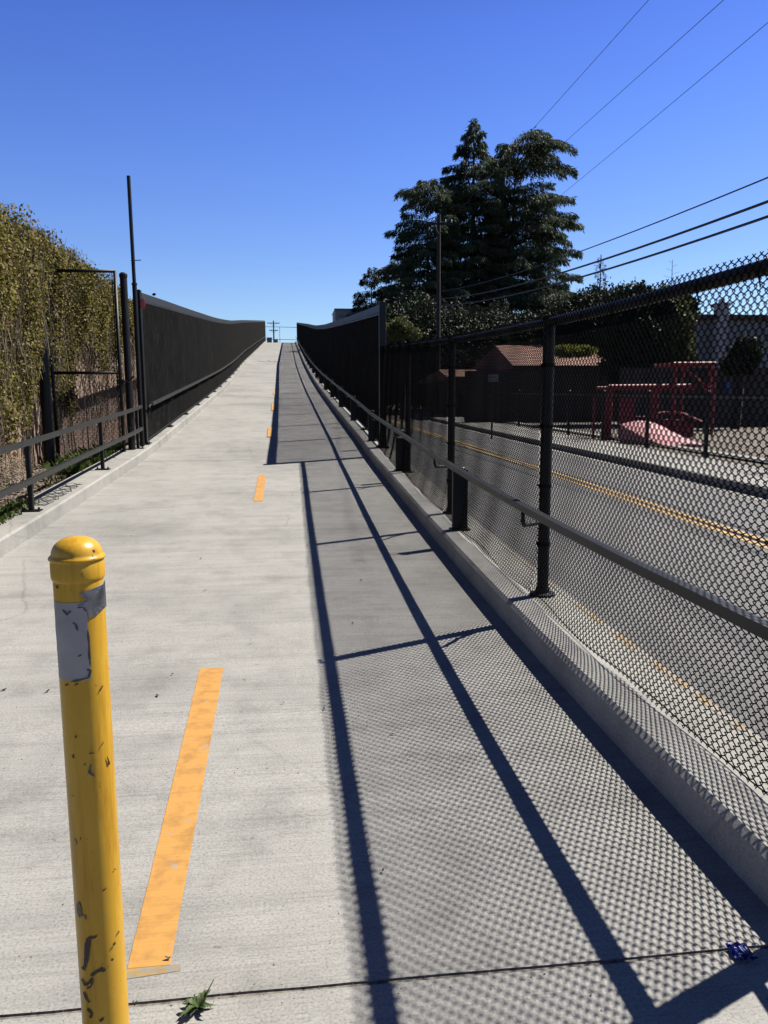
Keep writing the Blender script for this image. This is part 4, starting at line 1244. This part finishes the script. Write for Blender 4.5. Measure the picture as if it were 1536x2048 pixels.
# board fence behind the playground
yf = 27.5; root = thing('board_fence', (16, yf, .5), 'long weathered brown board fence behind the playground', 'fence')
mb = MB(); mb.box(px2x(1255, yf), 34, yf, yf+.04, RZ(yf)-.1, px2z(737, yf)); part(root, mb, 'boards', M['woodfence'])
mb = MB()
x = px2x(1255, yf)
while x < 33: mb.box(x, x+.09, yf-.09, yf-.003, RZ(yf)-.1, px2z(737, yf)-.05); x += 2.4
part(root, mb, 'battens', M['woodfence'])
yf2 = 33; root = thing('board_fence', (12, yf2, .5), 'dark board fence in front of the brown house', 'fence')
mb = MB(); mb.box(px2x(930, yf2), px2x(1262, yf2)+.3, yf2, yf2+.04, RZ(yf2)-.1, px2z(745, yf2)); part(root, mb, 'boards', M['woodfence'])
mb = MB(); mb.box(px2x(930, yf2), px2x(1262, yf2)+.3, yf2-.03, yf2-.003, px2z(745, yf2)-.1, px2z(745, yf2)+.03); part(root, mb, 'cap_rail', M['woodfence'])
# small blue bucket hung on the fence
mb = MB(); bx_, bz_ = px2x(1491, 27.2), px2z(792, 27.2)
mb.lathe([(.0, 0), (.11, 0), (.16, .42), (.17, .44), (.17, .47)], (bx_, 27.2, bz_), 18)
tag(mb.build('bucket', M['blue'], smooth=True), 'small blue bucket shape against the brown board fence', 'bucket')

# low black fence along the far pavement
root = thing('low_wire_fence', (8.35, 12, RZ(12)), 'low black wire fence along the far pavement in front of the playground', 'fence')
yy = 9.6; k = 0; ysf = []
while yy < 62: ysf.append(yy); yy += 2.75
for y in ysf:
    x = 8.40+rx(y); z = RZ(y)+.14; mb = MB(); mb.bevbox(x-.035, x+.035, y-.035, y+.035, z-.05, z+1.35); mb.lathe([(.045, 0), (.045, .02), (0, .05)], (x, y, z+1.35), 8); part(root, mb, 'post', M['metal'])
for hz, nm in ((.12, 'bottom_rail'), (1.25, 'top_rail')):
    mb = MB(); mb.tube([(8.40+rx(y), y, RZ(y)+.14+hz) for y in ysf], .012, 5); part(root, mb, nm, M['metal'])
for i in range(len(ysf)-1):
    a, b = ysf[i]+.04, ysf[i+1]-.04; mb = MB(); y = a+.05
    while y < b:
        x = 8.40+rx(y); z = RZ(y)+.14; mb.add([(x, y-.0022, z+.12), (x+.003, y+.0022, z+.12), (x+.003, y+.0022, z+1.25), (x, y-.0022, z+1.25)], [(0,1,2,3)]); y += .10 if i < 8 else .2
    part(root, mb, 'wire_infill', M['rod'])

# red play structure
yp = 21.5
P = lambda px, py, dy=0: (px2x(px, yp+dy), yp+dy, px2z(py, yp+dy))
PG = RZ(yp)+.14
root = thing('playground_climber', (px2x(1340, yp), yp, PG), 'red climbing frame with an overhead beam and a tall gantry in the playground', 'play frame')
mb = MB(); a = P(1232, 777); b = P(1418, 776)
mb.tube([a, b], .09, 10); mb.tube([(a[0], a[1]+.9, a[2]), (b[0], b[1]+.9, b[2])], .05, 10)
for k in range(9):
    t = k/8; x = a[0]+(b[0]-a[0])*t; mb.tube([(x, yp, a[2]), (x, yp+.9, a[2])], .022, 6)
part(root, mb, 'overhead_ladder', M['red'])
for px_ in (1328, 1336, 1236):
    x = px2x(px_, yp); mb = MB(); mb.tube([(x, yp, PG-.05), (x, yp, a[2])], .075, 10); part(root, mb, 'post', M['red'])
for px_, dy in ((1375, 0), (1392, 1.2), (1452, 0), (1462, 1.2)):
    x = px2x(px_, yp+dy); mb = MB(); mb.tube([(x, yp+dy, PG-.05), (x, yp+dy, px2z(733, yp))], .05, 10); part(root, mb, 'post', M['red'])
mb = MB(); c = P(1370, 730); d = P(1462, 729)
mb.tube([c, d], .07, 10); mb.tube([(c[0], yp+1.2, c[2]), (d[0], yp+1.2, d[2])], .06, 10); mb.tube([c, (c[0], yp+1.2, c[2])], .05, 8); mb.tube([d, (d[0], yp+1.2, d[2])], .05, 8)
mb.tube([P(1392, 737), P(1446, 775)], .03, 8); mb.tube([P(1440, 778), P(1458, 778)], .07, 8)
part(root, mb, 'gantry', M['red'])
mb = MB(); pts = [P(1335, 834), P(1350, 830), P(1375, 829), P(1400, 833), P(1420, 842), P(1440, 850)]
mb.tube(pts, .045, 8); mb.tube([(p[0], p[1], p[2]-.22) for p in pts[:5]], .035, 8)
for p in pts[:5]: mb.tube([p, (p[0], p[1], PG)], .02, 6)
vs = [];
for p in pts[:5]: vs += [(p[0], p[1]+.02, p[2]-.24), (p[0], p[1]+.02, PG)]
mb.add(vs, [(2*k, 2*k+1, 2*k+3, 2*k+2) for k in range(4)])
part(root, mb, 'curved_barrier', M['red'])
root = thing('playground_fence_panel', (px2x(1240, yp), yp, PG), 'dark red upright play panels left of the climbing frame', 'play panel')
for p0, p1, t0 in ((1201, 1205, 800), (1221, 1239, 800), (1258, 1290, 802)):
    mb = MB(); x0_, x1_ = px2x(p0, yp), px2x(p1, yp); mb.box(x0_, x1_, yp, yp+.06, PG-.02, px2z(t0, yp)); mb.box(x0_-.02, x1_+.02, yp-.02, yp+.08, px2z(t0, yp)+.002, px2z(t0, yp)+.05); part(root, mb, 'panel', M['red'])
mb = MB(); mb.tube([P(1258, 838), P(1322, 838)], .03, 8); part(root, mb, 'rail', M['red'])
# pink ramp
yq = 18.6
mb = MB(); Q = lambda px, py, dy=0, dz=0: (px2x(px, yq+dy), yq+dy, px2z(py, yq+dy)+dz)
gq = RZ(yq)+.15
rows = []; n = 10
for j in range(n+1):
    t = j/n; rowz = .48*(1-t)**1.3; y = yq+1.6-1.6*t*1.3
    xa = px2x(1318, yq)+.35*t; xb_ = px2x(1392, yq)+.20+.15*t*2
    rows.append([(xa+(xb_-xa)*s, y, gq+rowz+.10*math.sin(math.pi*s)*(1-t*.5)) for s in (0, .15, .3, .5, .7, .85, 1)])
vs = [v for r in rows for v in r]; m = 7
mb.add(vs, [(j*m+i, (j+1)*m+i, (j+1)*m+i+1, j*m+i+1) for j in range(n) for i in range(m-1)])
L0 = len(vs)
bot = [(x, y, gq-.05) for x, y, z in vs]; mb.add(vs+bot, [(j*m, (j+1)*m, L0+(j+1)*m, L0+j*m) for j in range(n)]+[(j*m+m-1, (j+1)*m+m-1, L0+(j+1)*m+m-1, L0+j*m+m-1) for j in range(n)]+[(i, i+1, L0+i+1, L0+i) for i in range(m-1)]+[(n*m+i, n*m+i+1, L0+n*m+i+1, L0+n*m+i) for i in range(m-1)])
tag(mb.build('play_mound', M['pink'], smooth=True), 'sun faded pink sloping play mound in front of the red frame', 'play mound')

# small sign on a pole across the road
ys_ = 24.0; x = px2x(987, ys_); root = thing('street_sign', (x, ys_, RZ(ys_)), 'small pale sign on a thin pole across the road', 'sign')
mb = MB(); mb.tube([(x, ys_, RZ(ys_)), (x, ys_, px2z(752, ys_))], .03, 8); part(root, mb, 'pole', M['bolt'])
mb = MB(); mb.bevbox(x-.16, x+.16, ys_-.05, ys_-.033, px2z(765, ys_), px2z(750, ys_)); part(root, mb, 'plate', M['signwhite'])

# sign board building behind the right fence
yb = 95; x0_, x1_ = px2x(671, yb), px2x(765, yb); zt = px2z(627, yb)
root = thing('sign_building', ((x0_+x1_)/2, yb, RZ(yb)), 'pale flat topped building wall with dark lettering behind the right tall fence', 'building')
mb = MB(); mb.box(x0_, x1_, yb, yb+6, RZ(yb)-.3, zt); part(root, mb, 'wall', M['signwhite'])
mb = MB(); mb.box(x0_-.1, x1_+.1, yb-.1, yb+6.1, zt+.003, zt+.18); part(root, mb, 'parapet', M['glass'])
cu = bpy.data.curves.new('lettering', 'FONT'); cu.body = 'cly'; cu.size = .62; cu.extrude = .02
to = bpy.data.objects.new('tmp', cu); COL.objects.link(to); dg = bpy.context.evaluated_depsgraph_get()
me = bpy.data.meshes.new_from_object(to.evaluated_get(dg)); bpy.data.objects.remove(to)
me.materials.clear(); me.materials.append(M['glass'])
o = link('lettering', me, root); o.rotation_euler.x = rad(90); o.location = (px2x(677, yb)-root.location.x, -.05, px2z(641, yb)-root.location.z)
mb = MB(); x = px2x(695, yb); mb.box(x-.1, x+.1, yb-.4, yb-.2, px2z(655, yb), px2z(630, yb)); part(root, mb, 'bracket_post', M['glass'])

# ------------------------------------------------------------------ utility poles and lines
def upole(x, y, zb, zt, arms, label, r=.14, group='utility poles'):
    root = thing('utility_pole', (x, y, zb), label, 'utility pole', group)
    mb = MB(); mb.tube([(x, y, zb-.2), (x, y, zt)], [r, r*.7], 12); part(root, mb, 'pole', M['timberpole'])
    for z, w in arms:
        mb = MB(); mb.box(x-w, x+w, y-r-.10, y-r*.9, z-.06, z+.06)
        mb.tube([(x-w*.5, y-r-.05, z-.06), (x, y-r-.03, z-.55)], .02, 5); mb.tube([(x+w*.5, y-r-.05, z-.06), (x, y-r-.03, z-.55)], .02, 5)
        a = part(root, mb, 'crossarm', M['timberpole'])
        for s in (-.9, -.45, .45, .9):
            mb = MB(); mb.lathe([(.03, 0), (.05, .04), (.03, .08), (.05, .12), (.02, .17), (0, .17)], (x+w*s, y-r-.05, z+.062), 8); sub(a, root, mb, 'insulator', M['insul'])
    return root
PX, PY = px2x(875, 44), 44
upole(PX, PY, RZ(PY), px2z(455, PY)+.3, [(px2z(463, PY), .75)], 'dark utility pole in front of the big cedars')
upole(px2x(551.5, 150), 150, 8, px2z(648, 150), [(px2z(653, 150), 1.15), (px2z(667, 150), .8)], 'small utility pole seen through the gap at the top of the ramp', .16)
def pline(p0, p1, sag, r, label):
    mb = MB(); N = 26; pts = []
    for k in range(N+1):
        t = k/N; pts.append((p0[0]+(p1[0]-p0[0])*t, p0[1]+(p1[1]-p0[1])*t, p0[2]+(p1[2]-p0[2])*t-4*sag*t*(1-t)))
    mb.tube(pts, r, 6)
    tag(mb.build('power_line', M['wireline']), label, 'power line', 'overhead lines above the road')
def near(px, py, X):
    d = (rt2*(px-768)/1538-up2*(py-1024)/1538+fw); t = X/d.x; return Vector((0,0,CAM_H))+d*t
def through(A, pxy, X, ext):
    """straight line from A through the sight line pxy at lateral distance X, continued by ext"""
    t = 1/ext; q = near(pxy[0], pxy[1], X)+Vector((0, 0, 4*sag*t*(1-t))); A = Vector(A); return A, A+(q-A)*ext
def proj(P):
    d = Vector(P)-Vector((0,0,CAM_H)); return 768+1538*d.dot(rt2)/d.dot(fw), 1024-1538*d.dot(up2)/d.dot(fw)
for (A, s, X, sag, r, lb) in (
        ((PX+.4, PY, px2z(463, PY)), (1297, 0), PX+.2, .05, .007, 'highest thin cable crossing the top right sky'),
        ((px2x(905, 100), 100, px2z(492, 100)), (1447, 0), px2x(905, 100)-8, .1, .010, 'second thin cable leaving the frame at the top right'),
        ((px2x(900, 100), 100, px2z(569, 100)), (1536, 45), px2x(900, 100)-6, .5, .010, 'third thin cable reaching the right edge near the top'),
        ((PX, PY-.1, px2z(590, PY)), (1536, 355), PX-.2, .55, .014, 'upper of the lower cables, thinner than the two below it'),
        ((PX, PY-.1, px2z(604, PY)), (1536, 403), PX-.1, .62, .026, 'thick upper black cable low in the right hand sky'),
        ((PX, PY-.1, px2z(617, PY)), (1536, 433), PX, .62, .026, 'thick lower black cable just above the chain link fence')):
    a, b = through(A, s, X, 1.35)
    pline(a, b, sag, r, lb)
# far end fence at the top of the ramp
ye = 117; root = thing('end_fence', (0, ye, 9.8), 'thin rail fence closing the top of the ramp', 'fence')
for nm, py in (('top_rail', 659.5), ('mid_rail', 683)):
    mb = MB(); mb.tube([(px2x(530, ye), ye, px2z(py, ye)), (px2x(600, ye), ye, px2z(py+1, ye))], .035, 6); part(root, mb, nm, M['metal'])
for px_ in (535, 563, 597):
    mb = MB(); mb.tube([(px2x(px_, ye), ye, 8), (px2x(px_, ye), ye, px2z(659, ye))], .03, 6); part(root, mb, 'post', M['metal'])
mb = MB(); mb.box(px2x(538, 122), px2x(547.5, 122), 122, 123, 8.5, px2z(681, 122)); mb.box(px2x(537.6, 122), px2x(548, 122), 121.9, 123.1, px2z(681, 122)+.002, px2z(681, 122)+.08)
mb.tube([(px2x(556, 122), 122, 8.5), (px2x(556, 122), 122, px2z(684, 122))], .3, 8)
tag(mb.build('utility_cabinet', M['darktree'] if False else M['greywall']), 'dark boxy cabinet at the top left of the ramp', 'cabinet')
print('faces', sum(len(m.polygons) for m in bpy.data.meshes))
